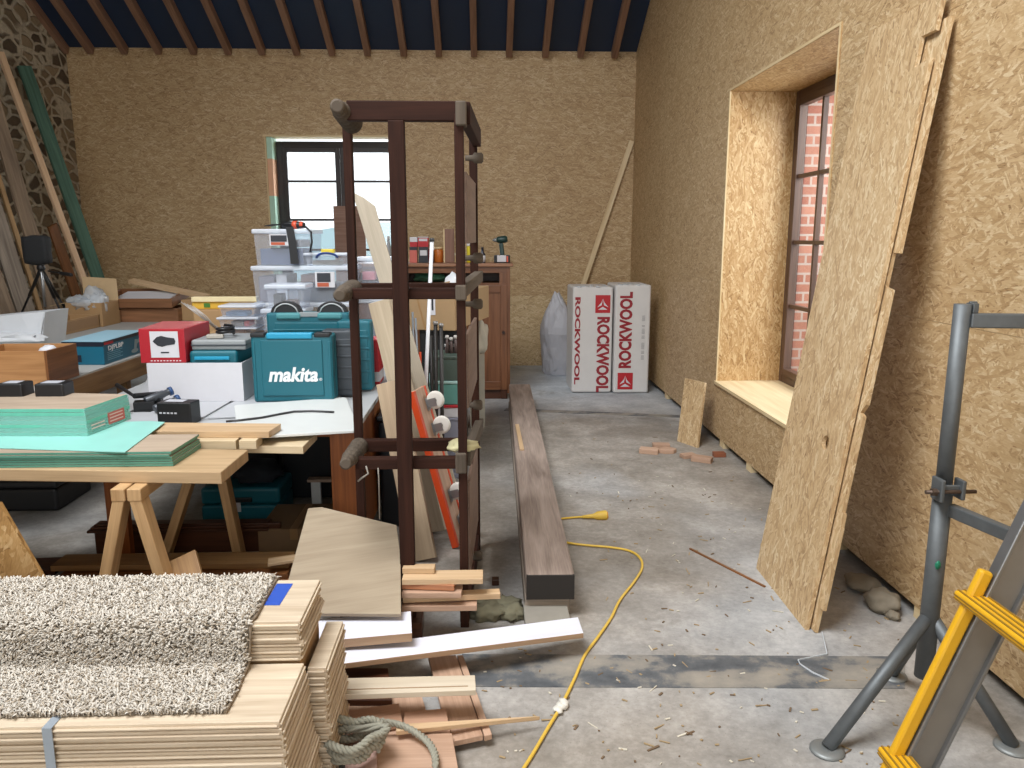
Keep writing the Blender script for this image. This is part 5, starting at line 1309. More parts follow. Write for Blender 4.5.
def small_tripod():
    top = PY(41, 268, 7.05); t = thing('camera_tripod', 'small black tripod with a cloth-wrapped head standing on the bench', 'tripod', (top.x, 7.05, ZB2))
    bl = BLACK(); feet = [PZ(19, 320, ZB2), PZ(67, 326, ZB2), V((top.x + .03, 7.45, ZB2))]
    for f in feet:
        m = MB(); mid = top.lerp(f, .5); m.cyl(top + (f - top).normalized() * .02, mid, .014, .014, 10); m.cyl(mid, f + V((0, 0, .01)), .010, .010, 10); lg = m.build('leg', bl, t)
        m = MB(); m.turned(f, f + V((0, 0, .02)), [(0, .014), (.7, .014), (1, .009)], 10); m.build('rubber_foot', plain('grey_rubber', '5a5a5c', .7), lg)
    m = MB(); m.cyl(top + V((0, 0, -.34)), top + V((0, 0, .03)), .013, None, 12); tag(m.build('centre_column', ALU(), t), 'grey metal centre column')
    m = MB(); m.turned(top + V((0, 0, -.02)), top + V((0, 0, .03)), [(0, .03), (.4, .036), (1, .026)], 12); m.box(top + V((0, 0, .04)), (.06, .06, .03)); m.build('head', bl, t, .004)
    m = MB(); a = PY(48, 271, 7.03); b = PY(72, 275, 6.9); m.cyl(a, a.lerp(b, .5), .006, None, 8); m.turned(a.lerp(b, .45), b, [(0, .008), (.2, .015), (.9, .017), (1, .012)], 10); m.build('pan_handle', bl, t)
    m = MB(); a, b = PY(26, 264, 7.05), PY(48, 236, 7.05); c = (a + b) / 2; sx, sz = abs(b.x - a.x), abs(b.z - a.z)
    bm = bmesh.new(); bmesh.ops.create_cube(bm, size=1); bmesh.ops.subdivide_edges(bm, edges=bm.edges[:], cuts=5, use_grid_fill=True); bm.verts.index_update()
    P = []
    for v in bm.verts:
        p = v.co; r = p.normalized() * .62; w_ = p.lerp(r, .25); n_ = mnoise.noise(p * 3.1) * .07
        P.append(c + V((w_.x * sx * (1 + n_), w_.y * .09 * (1 + n_), w_.z * sz * (1 + n_))))
    i = m.add(P)
    for f in bm.faces: m.face([i + v.index for v in f.verts], [(0, 0)] * 4, True)
    bm.free(); m.build('wrapped_head', plain('black_cloth', '1b1d20', .75, 0, .3, 30), t)
small_tripod()
def crate(px0, px1, pyb, pyt, z, y, label, dep, papers):
    x0, x1, y, z0, z1 = fbox(px0, px1, pyb, pyt, z, y); w = wood('crate_wood', '5e3d26', '916647', .5)
    t = thing('wooden_crate', label, 'crate', ((x0 + x1) / 2, y + dep / 2, z0), 'shallow crates on the bench')
    for n_, b_ in (('crate_front', (x0, x1, y, y + .018)), ('crate_back', (x0, x1, y + dep - .018, y + dep)), ('crate_side', (x0, x0 + .018, y + .018, y + dep - .018)), ('crate_side', (x1 - .018, x1, y + .018, y + dep - .018))):
        q('bx', *b_, z0, z1).build(n_, w, t, .003)
    q('bx', x0 + .018, x1 - .018, y + .018, y + dep - .018, z0, z0 + .01).build('crate_bottom', w, t)
    if papers:
        m = MB(); m.bx(x0 + .09, x1 - .03, y + .03, y + dep - .05, z1 - .05, z1 - .022); m.box(((x0 + x1) / 2 + .03, y + dep / 2, z1 - .018), (.5, .34, .006), (0, 0, .06))
        m.bx(x0 + .09, x1 - .03, y + .03, y + dep - .05, z0 + .011, z1 - .05); tag(m.build('paper_stack', WHITE(), None), 'white papers filling the upper wooden crate', 'papers')
    return x0, x1, y, z1
Yc = PZ(140, 322, ZB2).y
x0, x1, y, z1 = crate(105, 178, 322, 308.5, ZB2, Yc, 'lower shallow wooden crate of the two on the bench', .46, False)
x0, x1, y, z1b = crate(100, 172, 308, 295, z1 + .045, Yc - .04, 'upper shallow wooden crate filled with white papers', .46, True)
for o_ in (bpy.data.objects['wooden_crate.001'], bpy.data.objects['paper_stack']): o_.rotation_euler.x = R(9)
A, B = PY(131, 279, Yc + .42), PY(207, 295, Yc + .12) 
board('plank', 'pale plank lying slanted across the upper crate', 'plank', A, B, .09, .035, W_PINE(), (0, -.15, 1))
m = MB(); m.bx(B.x - .25, B.x - .02, Yc + .1, Yc + .3, ZB2, B.z - .045); tag(m.build('cardboard_box', CARD(), None, .004), 'brown box behind the crates under the slanting plank', 'cardboard box')

# ------------------------------------------------------------------ planks leaning on the stone wall
def lean(px0, py0, px1, py1, yf, w, t, mat, label, name='leaning_plank', xt=XL + .10, group='planks leaning on the stone wall', tw=0.):
    """axis seen through (px0,py0) near the wall and (px1,py1) lower down at depth yf; carried on to the floor"""
    T = PX(px0, py0, xt); B = PY(px1, py1, yf); d = (B - T); F = T + d * (-T.z / d.z)
    F.z = .01
    board(name, label, 'plank', T, F, w, t, mat, (.9, -.45 + tw, .2), group, .003, 'mid')
GW = W_GREY(); GW2 = wood('grey_brown_plank', '5a4a3e', '99856f', .75); TAN = wood('tan_plank', '8a6b48', 'b8966c', .6)
for (yf, xf, zt, dy, w_, mt, lb_) in ((8.0, -4.42, 3.3, -.30, .19, GW, 'broad weathered grey plank leaning on the stone wall'), (7.55, -4.40, 2.75, -.35, .17, GW2, 'grey-brown plank behind the tripod, leaning on the wall'),
        (8.28, -4.44, 3.1, -.25, .045, TAN, 'narrow tan batten between the weathered grey planks'), (7.15, -4.40, 2.3, -.4, .18, GW, 'weathered plank leaning lowest at the picture\'s left edge'),
        (6.75, -4.38, 1.9, -.3, .14, GW2, 'short brownish plank leaning beside the white bag'), (8.50, -4.45, 3.4, -.25, .16, GW2, 'dark plank furthest back among the weathered ones'),
        (7.78, -4.43, 2.95, -.34, .13, GW2, 'brownish plank between the two broad weathered ones'), (7.35, -4.41, 2.55, -.36, .15, GW, 'grey plank just left of the tripod legs'), (6.95, -4.39, 2.1, -.38, .16, GW2, 'brownish plank low at the left picture edge behind the bag'),
        (8.12, -4.44, 2.8, -.3, .09, GW, 'slim grey plank beside the narrow tan batten'), (7.0, -4.34, 1.7, -.5, .05, TAN, 'tan batten leaning low before the weathered planks')):
    board('leaning_plank', lb_, 'plank', (XL + .09, yf + dy, zt), (xf, yf, .02), w_, .03, mt, (.9, -.40, .2), 'planks leaning on the stone wall', .003, 'mid')
lean(0, 52, 88, 292, 8.7, .065, .04, wood('fresh_batten', 'bb9674', 'dcbd9c', .5), 'long fresh pale batten leaning beside the green plank')
lean(24, 66, 102, 290, 9.2, .15, .035, W_GREEN(), 'long green treated plank leaning in the back corner')
lean(52, 225, 78, 300, 9.0, .12, .025, W_BROWN(), 'short brown board leaning below the pale batten', xt=-4.6)

# ------------------------------------------------------------------ things on the floor under table and desk
x0, x1, y, z0, z1 = fbox(-30, 57, 512, 481, .001, None)
t = thing('black_chest', 'black trunk on the floor in the shade under the bench', 'trunk', ((x0 + x1) / 2, y + .2, 0)); q('bx', x0, x1, y, y + .42, .001, z1 - .05).build('trunk_body', BLACK(), t, .02, 3); q('bx', x0 - .01, x1 + .01, y - .01, y + .43, z1 - .048, z1).build('lid', BLACK(), t, .015, 3)
x0, x1, y, z0, z1 = fbox(201, 280, 524, 488, .001)
t = thing('teal_case', 'teal tool case on the floor behind the trestle leg', 'tool case', ((x0 + x1) / 2, y + .15, 0)); q('bx', x0, x1, y, y + .32, .001, z1 * .52).build('lower_shell', TEAL(), t, .015, 3); q('bx', x0, x1, y, y + .32, z1 * .54, z1).build('upper_shell', TEAL(), t, .02, 3); q('bx', x0 + .18, x0 + .23, y - .006, y + .002, z1 * .35, z1 * .6).build('latch', WHITE(), t, .002); q('bx', x0 + .12, x0 + .3, y - .02, y, z1 * .62, z1 * .75).build('handle', BLACK(), t, .006)
m = MB(); m.blob(((x0 + x1) / 2 + .06, y + .16, z1 + .05), (.30, .26, .12), 12, .5, 2.5, 3); tag(m.build('dark_cloth', plain('dark_navy_cloth', '20262e', .9, 0, .3), None), 'dark cloth bundled on the teal floor case', 'cloth')
def plinth():
    x0, x1, y, z0, z1 = fbox(86, 268, 555, 526, .001); y += .03
    t = thing('wooden_plinth', 'dark moulded furniture plinth lying on the floor under the worktop', 'furniture part', ((x0 + x1) / 2, y, 0)); w = W_DARK()
    q('bx', x0 + .03, x1 - .02, y, y + .06, .001, z1 * .75).build('front_board', w, t, .004)
    m = MB(); m.bx(x0, x1, y - .02, y + .08, z1 * .75, z1 * .84); m.bx(x0 + .015, x1, y - .008, y + .075, z1 * .84, z1 * .93); m.bx(x0 + .03, x1, y, y + .07, z1 * .93, z1); m.build('moulding', w, t, .006, 3)
    q('bx', x1 - .14, x1 + .06, y + .0, y + .03, .001, z1 * .98).build('end_piece', w, t, .004)
plinth()
GF = 'boards on the floor behind the rug'
for k, (p0, p1, z, w_, mt, lb_) in enumerate((((-10, 566), (62, 563), .06, .16, W_DARK(), 'dark flat board low on the floor left of the trestle'), ((58, 560), (292, 557), .13, .14, W_BENCH(), 'upper brown board lying under the trestle behind the rug'), ((70, 567), (292, 566), .10, .17, W_BROWN(), 'lower brown board of the pair behind the rug'), ((150, 574), (300, 573), .07, .20, wood('rosy_board', '8a5a3c', 'b48460'), 'reddish board close behind the blue label'))):
    board('floor_plank' if False else 'long_board', lb_, 'board', PZ(*p0, z), PZ(*p1, z), w_, .028, mt, (0, 0, 1), GF)
board('board_scrap', 'short board end tilted against the trestle leg foot', 'board', PY(183, 556, 3.06), PY(192, 590, 2.96), .11, .02, W_BENCH(), (.1, -1, .3), GF, .003, 'mid')
board('board_scrap', 'thin pale board end lying towards the plywood panel', 'board', PZ(268, 561, .15), PZ(300, 556, .16), .07, .015, W_PINE(), (0, 0, 1), GF)
x0, x1, y, z0, z1 = fbox(258, 318, 548, 529, .001, PZ(285, 556, 0).y + .05)
carton_box(258, 330, 550, 529, .001, y, 'dark brown box on the floor beneath the desk', .40, plain('dark_cardboard', '7d6448', .8))  # cardboard of a darker brown than the other boxes
x0, x1, y, z0, z1 = fbox(311.5, 321, 514, 482, .001)
t = thing('white_bracket', 'white folded bracket standing on the floor under the desk', 'bracket', ((x0 + x1) / 2, y, 0)); q('bx', x0, x1, y, y + .03, .001, z1).build('upright', OFFW(), t, .003); q('bx', x0 - .02, x1 + .07, y - .01, y + .05, z1, z1 + .018).build('top_piece', plain('beige_plate', 'a58c78', .5), t, .003)
for k, (xa, xb, ya, yb3, h, lb_) in enumerate(((-1.30, -.78, 4.85, 5.4, .56, 'added black bin deepening the shade under the desk beside its leg'), (-1.85, -1.36, 5.0, 5.5, .50, 'added black bin deepening the shade further left under the desk'), (-.605, -.47, 4.32, 4.78, .66, 'black bin between the desk and the leaning boards'))):  # first two bins are added to darken the space beneath the desk
    t = thing('black_bin', lb_, 'bin', ((xa + xb) / 2, (ya + yb3) / 2, 0), 'black bins under the desk'); q('bx', xa, xb, ya, yb3, .001, h - .03).build('bin_body', plain('dark_bin_plastic', '14171c', .5, 0, .1), t, .02, 3); q('bx', xa - .008, xb + .008, ya - .008, yb3 + .008, h - .03, h).build('rim', plain('dark_bin_plastic', '14171c', .5, 0, .1), t, .008, 2)

# ------------------------------------------------------------------ boards, dolly and rods behind the rack
GL = 'boards leaning behind the rack'
def lean2(p0, y0, p1, y1, w, t, mat, label, up=(0, -1, .1), clip=None):
    T = PY(*p0, y0); F = PZ(*p1, 0) if y1 is None else PY(*p1, y1); F.z = max(F.z, .012)
    return board('leaning_board', label, 'board', T, F, w, t, mat, up, GL, .003, 'mid')
lean2((389, 382), 4.12, (424, 562), None, .14, .03, wood('dusty_pine', '8f7a62', 'b59f84'), 'wide dusty board leaning behind the rack\'s big post', (-.25, -1, .1))
lean2((380, 301), 4.42, (436, 533), None, .13, .045, wood('cream_timber', '9c8b74', 'bdad95'), 'thick pale timber leaning over the desk edge', (-.35, -1, .1))
T, F = PY(363.5, 199, 4.75), PZ(452, 500, 0); F.z = .012; dd = (F - T).normalized(); ss = V((0, -1, .1)).cross(dd).normalized(); ss = ss if ss.x > 0 else -ss
slab('leaning_board', 'tall pale slat with a slanting top, leaning highest behind the rack', 'board', [F - ss * .052, F + ss * .052, T + ss * .052 + dd * .055, T + ss * .0 - dd * .01, T - ss * .052 - dd * .055], .02, wood('pale_slat', 'a39987', 'c5baa8'), GL, .002, dd, (0, 1, .0))
lean2((396, 330), 4.55, (440, 520), None, .07, .03, wood('pale_slat', 'a39987', 'c5baa8'), 'narrow pale slat beside the thick leaning timber', (.1, -1, .1))
def dolly():
    F0, F1 = PZ(456, 548, .01), PZ(470, 531, .01); u = (F1 - F0).normalized(); Wd = (F1 - F0).length * .72; T = PY(416, 390, 4.10); w = (T - F0); w = (w - u * w.dot(u)); L = w.length; w.normalize(); n = u.cross(w).normalized()
    if n.y > 0: n = -n
    t = thing('wheeled_dolly', 'wooden wheeled dolly with an orange edge leaning behind the rack', 'dolly', F0)
    Mm = Mx((u, w, n)).transposed().to_4x4(); Mm.translation = F0
    def part(nm, mt, fn, par=t, bev=0): m = MB(); m.M = Mm; fn(m); return m.build(nm, mt, par, bev)
    pk = W_PINE2()
    part('deck_board', pk, lambda m: m.bx(.03, Wd, .0, L, -.02, 0, 1), bev=.003)
    part('edge_strip', ORANGE(), lambda m: m.bx(0, .03, -.0, L, -.024, .012, 1), bev=.003)
    part('far_strip', ORANGE(), lambda m: m.bx(Wd, Wd + .02, .0, L, -.024, .004, 1), bev=.003)
    for (a, b) in ((Wd - .01, L - .10), (Wd - .02, L - .24), (Wd - .03, .10), (Wd - .05, .26)):
        c = part('caster', plain('zinc_plate', '9a9c9e', .35, .8), lambda m: (m.bx(a - .03, a + .03, b - .035, b + .035, 0, .004), m.bx(a - .018, a - .014, b - .018, b + .026, .004, .055), m.bx(a + .014, a + .018, b - .018, b + .026, .004, .055), m.cyl((a - .022, b + .012, .048), (a + .022, b + .012, .048), .005, None, 8)))
        part('wheel', plain('grey_white_wheel', 'd6d2ca', .5), lambda m: m.turned((a - .012, b + .012, .048), (a + .012, b + .012, .048), [(0, .012), (0.01, .038), (.1, .047), (.25, .050), (.75, .050), (.9, .047), (.99, .038), (1, .012)], 22), c)
        part('hub', plain('dark_hub', '6e6a64', .5), lambda m: m.turned((a - .016, b + .012, .048), (a + .016, b + .012, .048), [(0, .011), (1, .011)], 12), c)
dolly()
def rod(p0, y0, p1, y1, r, mat, label, name='pipe', group='rods and pipes behind the rack', cap=None):
    A, B = PY(*p0, y0), PY(*p1, y1); t = thing(name, label, name, (B.x, B.y, max(0, B.z)), group)
    m = MB(); m.cyl(A, B, r, None, 12); m.build('shaft', mat, t)
    if cap: m = MB(); d = (A - B).normalized(); m.turned(A - d * .01, A + d * .012, [(0, r * 1.25), (.8, r * 1.25), (1, r * .8)], 12); m.build('end_cap', cap, t)
Z5 = lambda px, y: PY(px, 384, y)
def to_floor(px, y): 
    lo, hi = 384, 900
    for _ in range(40):
        mid = (lo + hi) / 2
        if PY(px, mid, y).z > .01: lo = mid
        else: hi = mid
    return (px, lo)
rod((432, 240), 4.95, to_floor(421, 4.85), 4.85, .012, plain('white_pipe', 'd4d6da', .4), 'long thin white pipe standing tallest behind the rack', cap=plain('dark_cap', '3a3a3c', .5))
for k, (a, b, lb_) in enumerate((((412.5, 312), (420, 450), 'thin grey pipe nearest the big post'), ((415.5, 318), (424, 450), 'thin grey pipe second from the big post'))):
    rod(a, 4.95, to_floor(b[0], 4.9), 4.9, .007, plain('grey_pipe', '8e949a', .4, .3), lb_)
rod((420, 352), 4.85, to_floor(423, 4.80), 4.80, .008, ORANGE(), 'thin orange rod behind the rack')
for k, (px, py, bx_, lb_) in enumerate(((431, 336, 434, 'dark tube leaning first from the white pipe'), (435.5, 323, 437, 'tallest dark tube behind the rack, light ring at its top'), (441, 325, 443, 'dark tube beside the tallest one'), (427, 365, 430, 'shortest dark tube behind the rack'))):
    rod((px, py), 5.02, to_floor(bx_, 5.0), 5.0, .013, plain('dark_tube', '2b2826', .5), lb_, cap=plain('pale_tube_ring', '9c9a98', .4, .5) if k in (1, 2) else None)
# boxes on the floor behind the rack
def stackbox(px0, px1, pyb, pyt, z, y, dep, mat, name, label, lidm=None):
    x0, x1, y, z0, z1 = fbox(px0, px1, pyb, pyt, z, y); t = thing(name, label, 'box', ((x0 + x1) / 2, y + dep / 2, z0), 'boxes stacked behind the rack')
    q('bx', x0, x1, y, y + dep, z0, z1 - .02).build('box_body', mat, t, .006, 2); q('bx', x0 - .006, x1 + .006, y - .006, y + dep + .006, z1 - .02, z1).build('lid', lidm or mat, t, .004, 2)
    return z1, x0, x1
yq = 5.24
z_, a0, a1 = stackbox(424, 462, 462, 418, .001, yq, .34, plain('lilac_grey_plastic', '8d90a0', .4), 'drawer_box', 'lilac-grey plastic drawer box at the bottom of the stack behind the rack')
z_, _, _ = stackbox(428, 462, 418, 405, z_ + .001, yq, .32, WHITE(), 'flat_box', 'flat white and red box above the lilac-grey drawer box', RED())
z_, _, _ = stackbox(427, 462, 405, 381, z_ + .001, yq, .32, plain('sea_green_box', '5d948c', .5), 'storage_box', 'sea-green storage box in the stack behind the rack', plain('pale_sea_lid', 'a4c8c4', .4))
z_, _, _ = stackbox(431, 462, 381, 356, z_ + .001, yq, .30, plain('olive_green_box', '44524a', .5), 'storage_box', 'dark olive storage box topping the stack behind the rack')
for k in range(6):
    px, py = (447, 344)[0] + (k % 3) * 4.2 - .8 * (k // 3), 337 + (k // 3) * 6.5 + (k % 2) * 2
    rod((px, py), yq + .12 + .03 * (k // 3), (px + 1, 358), yq + .13, .011, plain('maroon_tube', '4a3a36', .5), '%s of the pale-capped tubes standing on the olive box' % ('first', 'second', 'third', 'fourth', 'fifth', 'sixth')[k], 'tube', 'pale-capped tubes on the olive box', plain('pale_tube_cap', 'bcb8b4', .5))
def big_carton():
    zb = 1.0; A = PZ(455, 331, zb); B = PZ(489, 317, zb); zt = PY(489, 285.5, B.y).z; d = B - A; L = V((-d.y, d.x, 0)).normalized() * .34; h = V((0, 0, zt - zb))
    t = thing('black_cabinet', 'black cabinet under the big cardboard box behind the rack', 'cabinet', (A.x - .1, A.y + .5, 0)); q('bx', A.x - .26, A.x + .06, A.y + .10, B.y + .0, .001, zb - .002).build('cabinet_body', BLACK(), t, .004); q('bx', A.x - .25, A.x + .05, A.y + .088, A.y + .10, .05, zb - .03).build('door', BLACK(), t, .003)
    t = thing('cardboard_box', 'big cardboard box with a white sticker above the black cabinet', 'cardboard box', (A.x, A.y + .3, zb))
    m = MB(); m.prism([A, B, B + L, A + L], h); m.build('carton_body', plain('fresh_cardboard', 'a08460', .75, 0, .06), t, .005)
    f = lambda u, v: A + L * u + h * v; nn = (-d).normalized() * .002
    m = MB(); m.prism([f(.42, .42), f(.54, .42), f(.54, .96), f(.42, .96)], nn); tag(m.build('sticker', WHITE(), t), 'white sticker')
    m = MB(); m.prism([f(.46, .55), f(.50, .55), f(.50, .88), f(.46, .88)], nn * 1.6); m.build('sticker_print', plain('dark_print', '2c2f36', .5), t)
    m = MB(); m.prism([f(.62, 0), f(.66, 0), f(.86, 1), f(.82, 1)], nn * .6); m.build('tape', plain('parcel_tape', '9c7a52', .3), t)
    g2 = A + h; m = MB(); m.prism([g2, g2 + d, g2 + d * .9 + L * -.35 + V((0, 0, .10)), g2 + d * .05 + L * -.35 + V((0, 0, .10))], (0, 0, .004)) if False else m.prism([g2 + L, g2 + L * .05, g2 + L * .1 + V((0, .02, .09)), g2 + L * .9 + V((0, .02, .02))], (0, .004, 0)); m.build('flap', plain('fresh_cardboard', 'a08460', .75, 0, .06), t)
    m = MB(); m.blob(g2 + L * .25 + d * .3 + V((0, 0, .05)), (.16, .2, .16), 50, .4, 2, 3); tag(m.build('plastic_bag', plain('white_bag', 'd5d8dc', .5), None), 'white plastic bag poking out of the big cardboard box', 'bag')
big_carton()
p = PZ(482, 400); 
m = MB(); m.blob((p.x - .03, 6.75, .80), (.17, .2, .34), 60, .45, 1.8, 3, False); m.bx(p.x - .10, p.x + .03, 6.7, 6.85, 0, .66)
tag(m.build('rag_bundle', plain('cream_rag', 'b9b2a2', .9, 0, .15), None), 'cream rag bundle on a post in front of the sideboard', 'rag')

# ------------------------------------------------------------------ sideboard and what stands on it
def sideboard():
    x1, y0, H = .262, 7.96, 1.40; x0 = -1.30; y1 = y0 + .5; w = wood('sideboard_wood', '4c2c1b', '83573a', .35, 8); cx = (x0 + x1) / 2
    t = thing('sideboard', 'tall dark wooden sideboard standing at the back wall', 'sideboard', (cx, (y0 + y1) / 2, 0))
    q('bx', x0 - .03, x1 + .03, y0 - .03, y1 + .02, H - .035, H).build('top', wood('sideboard_top', '6a4430', 'a67a5c', .35), t, .008, 3)
    for x in (x0, x1 - .03): q('bx', x, x + .03, y0, y1, .06, H - .035, 2).build('side_panel', w, t, .002)
    q('bx', x0 + .03, x1 - .03, y1 - .015, y1, .06, H - .035).build('back_panel', W_DARK(), t)
    zn0, zn1 = PY(490, 283, y0).z, PY(490, 273, y0).z
    q('bx', x0 + .03, x1 - .03, y0, y1 - .015, zn0 - .02, zn0).build('shelf', w, t)
    q('bx', x0 + .03, x1 - .03, y0, y0 + .02, zn1, H - .035).build('top_rail', w, t, .002)
    q('bx', x1 - .11, x1 - .03, y0, y0 + .02, zn0, zn1).build('stile', w, t, .002); q('bx', -.10, -.02, y0, y0 + .02, zn0, zn1).build('stile', w, t, .002)
    for (a, b) in ((x0 + .03, -.50), (-.49, x1 - .03)):
        d_ = q('bx', a, b, y0, y0 + .02, .10, zn0 - .02, 2).build('door', w, t, .002)
        m = MB(); m.bx(a, a + .07, y0 - .012, y0, .10, zn0 - .02, 2); m.bx(b - .07, b, y0 - .012, y0, .10, zn0 - .02, 2); m.bx(a + .07, b - .07, y0 - .012, y0, .10, .19, 0); m.bx(a + .07, b - .07, y0 - .012, y0, zn0 - .10, zn0 - .02, 0); m.build('door_frame', w, d_, .004)
        m = MB(); m.turned((b - .04, y0 - .012, .7), (b - .04, y0 - .04, .7), [(0, .008), (.4, .008), (.6, .016), (1, .012)], 10); m.build('knob', plain('dark_knob', '2a1a14', .3), d_)
    q('bx', x0 + .03, x1 - .03, y0 + .02, y1 - .02, .0, .10).build('plinth', W_DARK(), t, .002)
    for x in (x0 + .03, x1 - .10): q('bx', x, x + .07, y0 + .0, y0 + .07, 0, .10).build('foot', W_DARK(), t, .01)
    return H, zn0
HS, ZN = sideboard()
yS = 8.12; GS = 'things standing on the sideboard'
def item(px0, px1, pyt, y, z, label, cat, name, parts, dep=.1, group=GS):
    x0, x1, y, z0, z1 = fbox(px0, px1, 262, pyt, z, y); w, h = x1 - x0, z1 - z0; t = thing(name, label, cat, ((x0 + x1) / 2, y + dep / 2, z0), group)
    for (nm, mt, u0, u1, v0, v1, e) in parts: q('bx', x0 + w * u0, x0 + w * u1, y - e, y + dep + e, z0 + h * v0, z0 + h * v1).build(nm, mt, t, .002)
    return t
DK = plain('dark_print', '2c2f36', .5); W1 = WHITE(); RD = RED()
hz = HS + .001
zA = PY(414, 247, yS).z
item(409.5, 417, 247, yS, hz, 'red package in front of the window post on the sideboard', 'package', 'small_package', [('carton', plain('salmon_card', 'c8695e', .5), 0, 1, 0, .8, 0), ('top_band', DK, 0, 1, .8, 1, .0005)])
item(410, 417.5, 237, yS, zA + .001, 'red and white package stacked on the left red package', 'package', 'small_package', [('carton', RD, 0, 1, 0, .5, 0), ('top_band', W1, 0, 1, .5, 1, .0005)])
item(418.5, 428, 247, yS, hz, 'black package with white label on the sideboard', 'package', 'small_package', [('carton', DK, 0, 1, 0, 1, 0), ('label_plate', W1, .15, .9, .45, .8, .001)])
item(418, 428.5, 236.5, yS, zA + .001, 'red package stacked on the black labelled one', 'package', 'small_package', [('carton', RD, 0, 1, 0, 1, 0), ('label_plate', W1, .1, .9, .55, .8, .001), ('top_band', plain('grey_card', 'b9b2b0', .5), 0, 1, .85, 1, .0006)])
item(428.5, 433, 249, yS, hz, 'dark red carton beside the black labelled package', 'package', 'small_package', [('carton', plain('dark_red_card', '7a2026', .5), 0, 1, 0, 1, 0)])
def jar(px, w, pyt, y, mat, lidm, label, name='jar', cat='jar', prof=None, group=GS):
    c = PY(px, 262, y); zt = PY(px, pyt, y).z; r = w / 2 / 780 * y; t = thing(name, label, cat, (c.x, y, hz), group); h = zt - hz
    m = MB(); m.turned((c.x, y, hz), (c.x, y, hz + h * .86), prof and [(a, r * b) for a, b in prof] or [(0, r * .9), (.05, r), (.85, r), (1, r * .85)], 18); m.build('body', mat, t)
    m = MB(); rr = r * (prof[-1][1] if prof else .9); m.turned((c.x, y, hz + h * .86), (c.x, y, zt), [(0, rr), (.9, rr), (1, rr * .8)], 16); m.build('cap', lidm, t)
    return t, c, r, h
jar(438.5, 10, 247, yS + .1, plain('amber_jar', 'b9682a', .3), plain('pale_lid', 'd0b68c', .4), 'amber jar with a pale lid on the sideboard')
item(443.5, 454, 229, yS + .02, hz, 'tall brown wooden box standing on the sideboard', 'box', 'wooden_box', [('box_body', wood('reddish_plank', '65463a', '8c6a5a'), .1, 1, 0, 1, 0), ('pale_edge', PALE, 0, .12, 0, 1, .001)])
item(454.5, 460, 253, yS, hz, 'small pale box beside the tall brown box', 'box', 'small_box', [('box_body', plain('tan_card', 'a8906a', .6), 0, 1, 0, .75, 0), ('lid', plain('pale_card', 'cbbfa6', .6), 0, 1, .75, 1, .001)])
jar(469, 4.5, 243.5, yS, plain('yellow_tube', 'd2c01e', .4), plain('white_cap', 'd8d8d8', .4), 'yellow glue tube standing behind the rack post', 'glue_tube', 'tube')
t, c, r, h = jar(482.5, 6, 247, yS, plain('dark_bottle', '2a2c3a', .25), BLACK(), 'dark bottle with white label on the sideboard', 'bottle', 'bottle', [(0, .95), (.04, 1), (.62, 1), (.8, .45), (1, .42)])
m = MB(); m.turned((c.x, yS, hz + h * .06), (c.x, yS, hz + h * .46), [(0, r * 1.03), (1, r * 1.03)], 18); m.build('label_wrap', WHITE(), t)
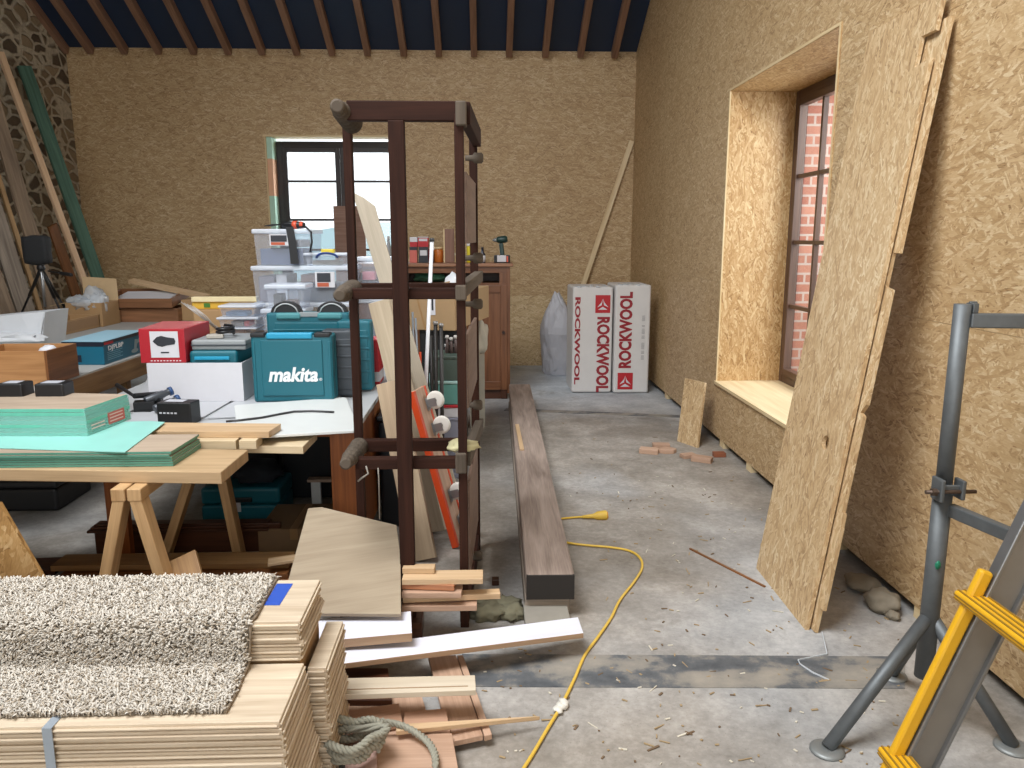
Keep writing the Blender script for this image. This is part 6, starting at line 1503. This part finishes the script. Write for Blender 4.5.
def drill():
    y = yS; A, B = PY(493, 240.5, y), PY(507.5, 239, y); t = thing('cordless_drill', 'dark green cordless drill standing on the sideboard end', 'drill', ((A.x + B.x) / 2, y, hz)); g = plain('drill_green', '1d3a36', .4)
    m = MB(); m.turned(PY(496.5, 240, y), B, [(0, .022), (.15, .034), (.8, .036), (1, .026)], 16); m.build('motor_body', g, t)
    m = MB(); m.turned(PY(492.5, 240.3, y), PY(496.5, 240, y), [(0, .006), (.3, .012), (.5, .018), (1, .022)], 14); tag(m.build('chuck', plain('grey_chuck', '9aa0a0', .35, .6), t), 'grey chuck')
    H0, H1 = PY(501, 243, y), PY(502.5, 256, y); m = MB(); m.plank(H0, H1, .035, .045, (-1, 0, 0), 'mid'); m.build('grip', g, t, .012, 3)
    b0, b1 = PY(494, 255, y), PY(510, 262, y); q('bx', b0.x, b1.x, y - .045, y + .045, hz, b0.z).build('battery', BLACK(), t, .008, 2)
    w0, w1 = PY(497, 255, y), PY(506, 262, y); q('bx', w0.x, w1.x, y - .047, y - .04, hz + .008, w0.z - .002).build('battery_plate', WHITE(), t, .003)
    q('bx', w1.x + .004, w1.x + .02, y - .047, y - .04, hz + .008, w0.z - .01).build('red_tab', plain('orange_tool', 'd2553a', .4), t)
drill()
m = MB(); xg0, xg1 = PY(411, 275, 8.0).x, PY(446, 275, 8.0).x; m.blob(((xg0 + xg1) / 2, 8.18, ZN + .05), (xg1 - xg0, .26, .11), 70, .35, 2, 3)
tag(m.build('green_bag', plain('green_white_bag', '4a8066', .6, 0, .6, 12), None), 'green and white bag lying in the sideboard niche', 'bag')
# plywood offcut on the window sill, with bottles
x0, x1, y, z0, z1 = fbox(335, 366, 300, 206, .951, YB + .0)
m = MB(); m.bx(x0, x1, YB + .01, YB + .028, .951, z1, 0); tag(m.build('plywood_offcut', wood('reddish_ply', '7a5846', 'a08070', .6), None, .001), 'brown plywood offcut standing on the back window sill', 'plywood')
for (px, w_, pyt, c_, lb_) in ((389, 7, 236, 'b9c0c8', 'tall pale bottle on the back window sill'), ((393.5), 5, 240, '2e7a52', 'green bottle on the back window sill')):
    c = PY(px, 262, YB + .05); zt = PY(px, pyt, YB + .05).z; t = thing('sill_bottle', lb_, 'bottle', (c.x, YB + .05, .951), 'bottles on the back window sill'); r = w_ / 2 / 780 * YB
    m = MB(); m.turned((c.x, YB + .05, .951), (c.x, YB + .05, zt - .06), [(0, r), (.8, r), (.95, r * .5), (1, r * .4)], 16); m.build('body', plain('bottle_' + c_, c_, .3), t)
    m = MB(); m.turned((c.x, YB + .05, zt - .06), (c.x, YB + .05, zt), [(0, r * .42), (1, r * .4)], 12); m.build('cap', plain('white_cap', 'd8d8d8', .4), t)
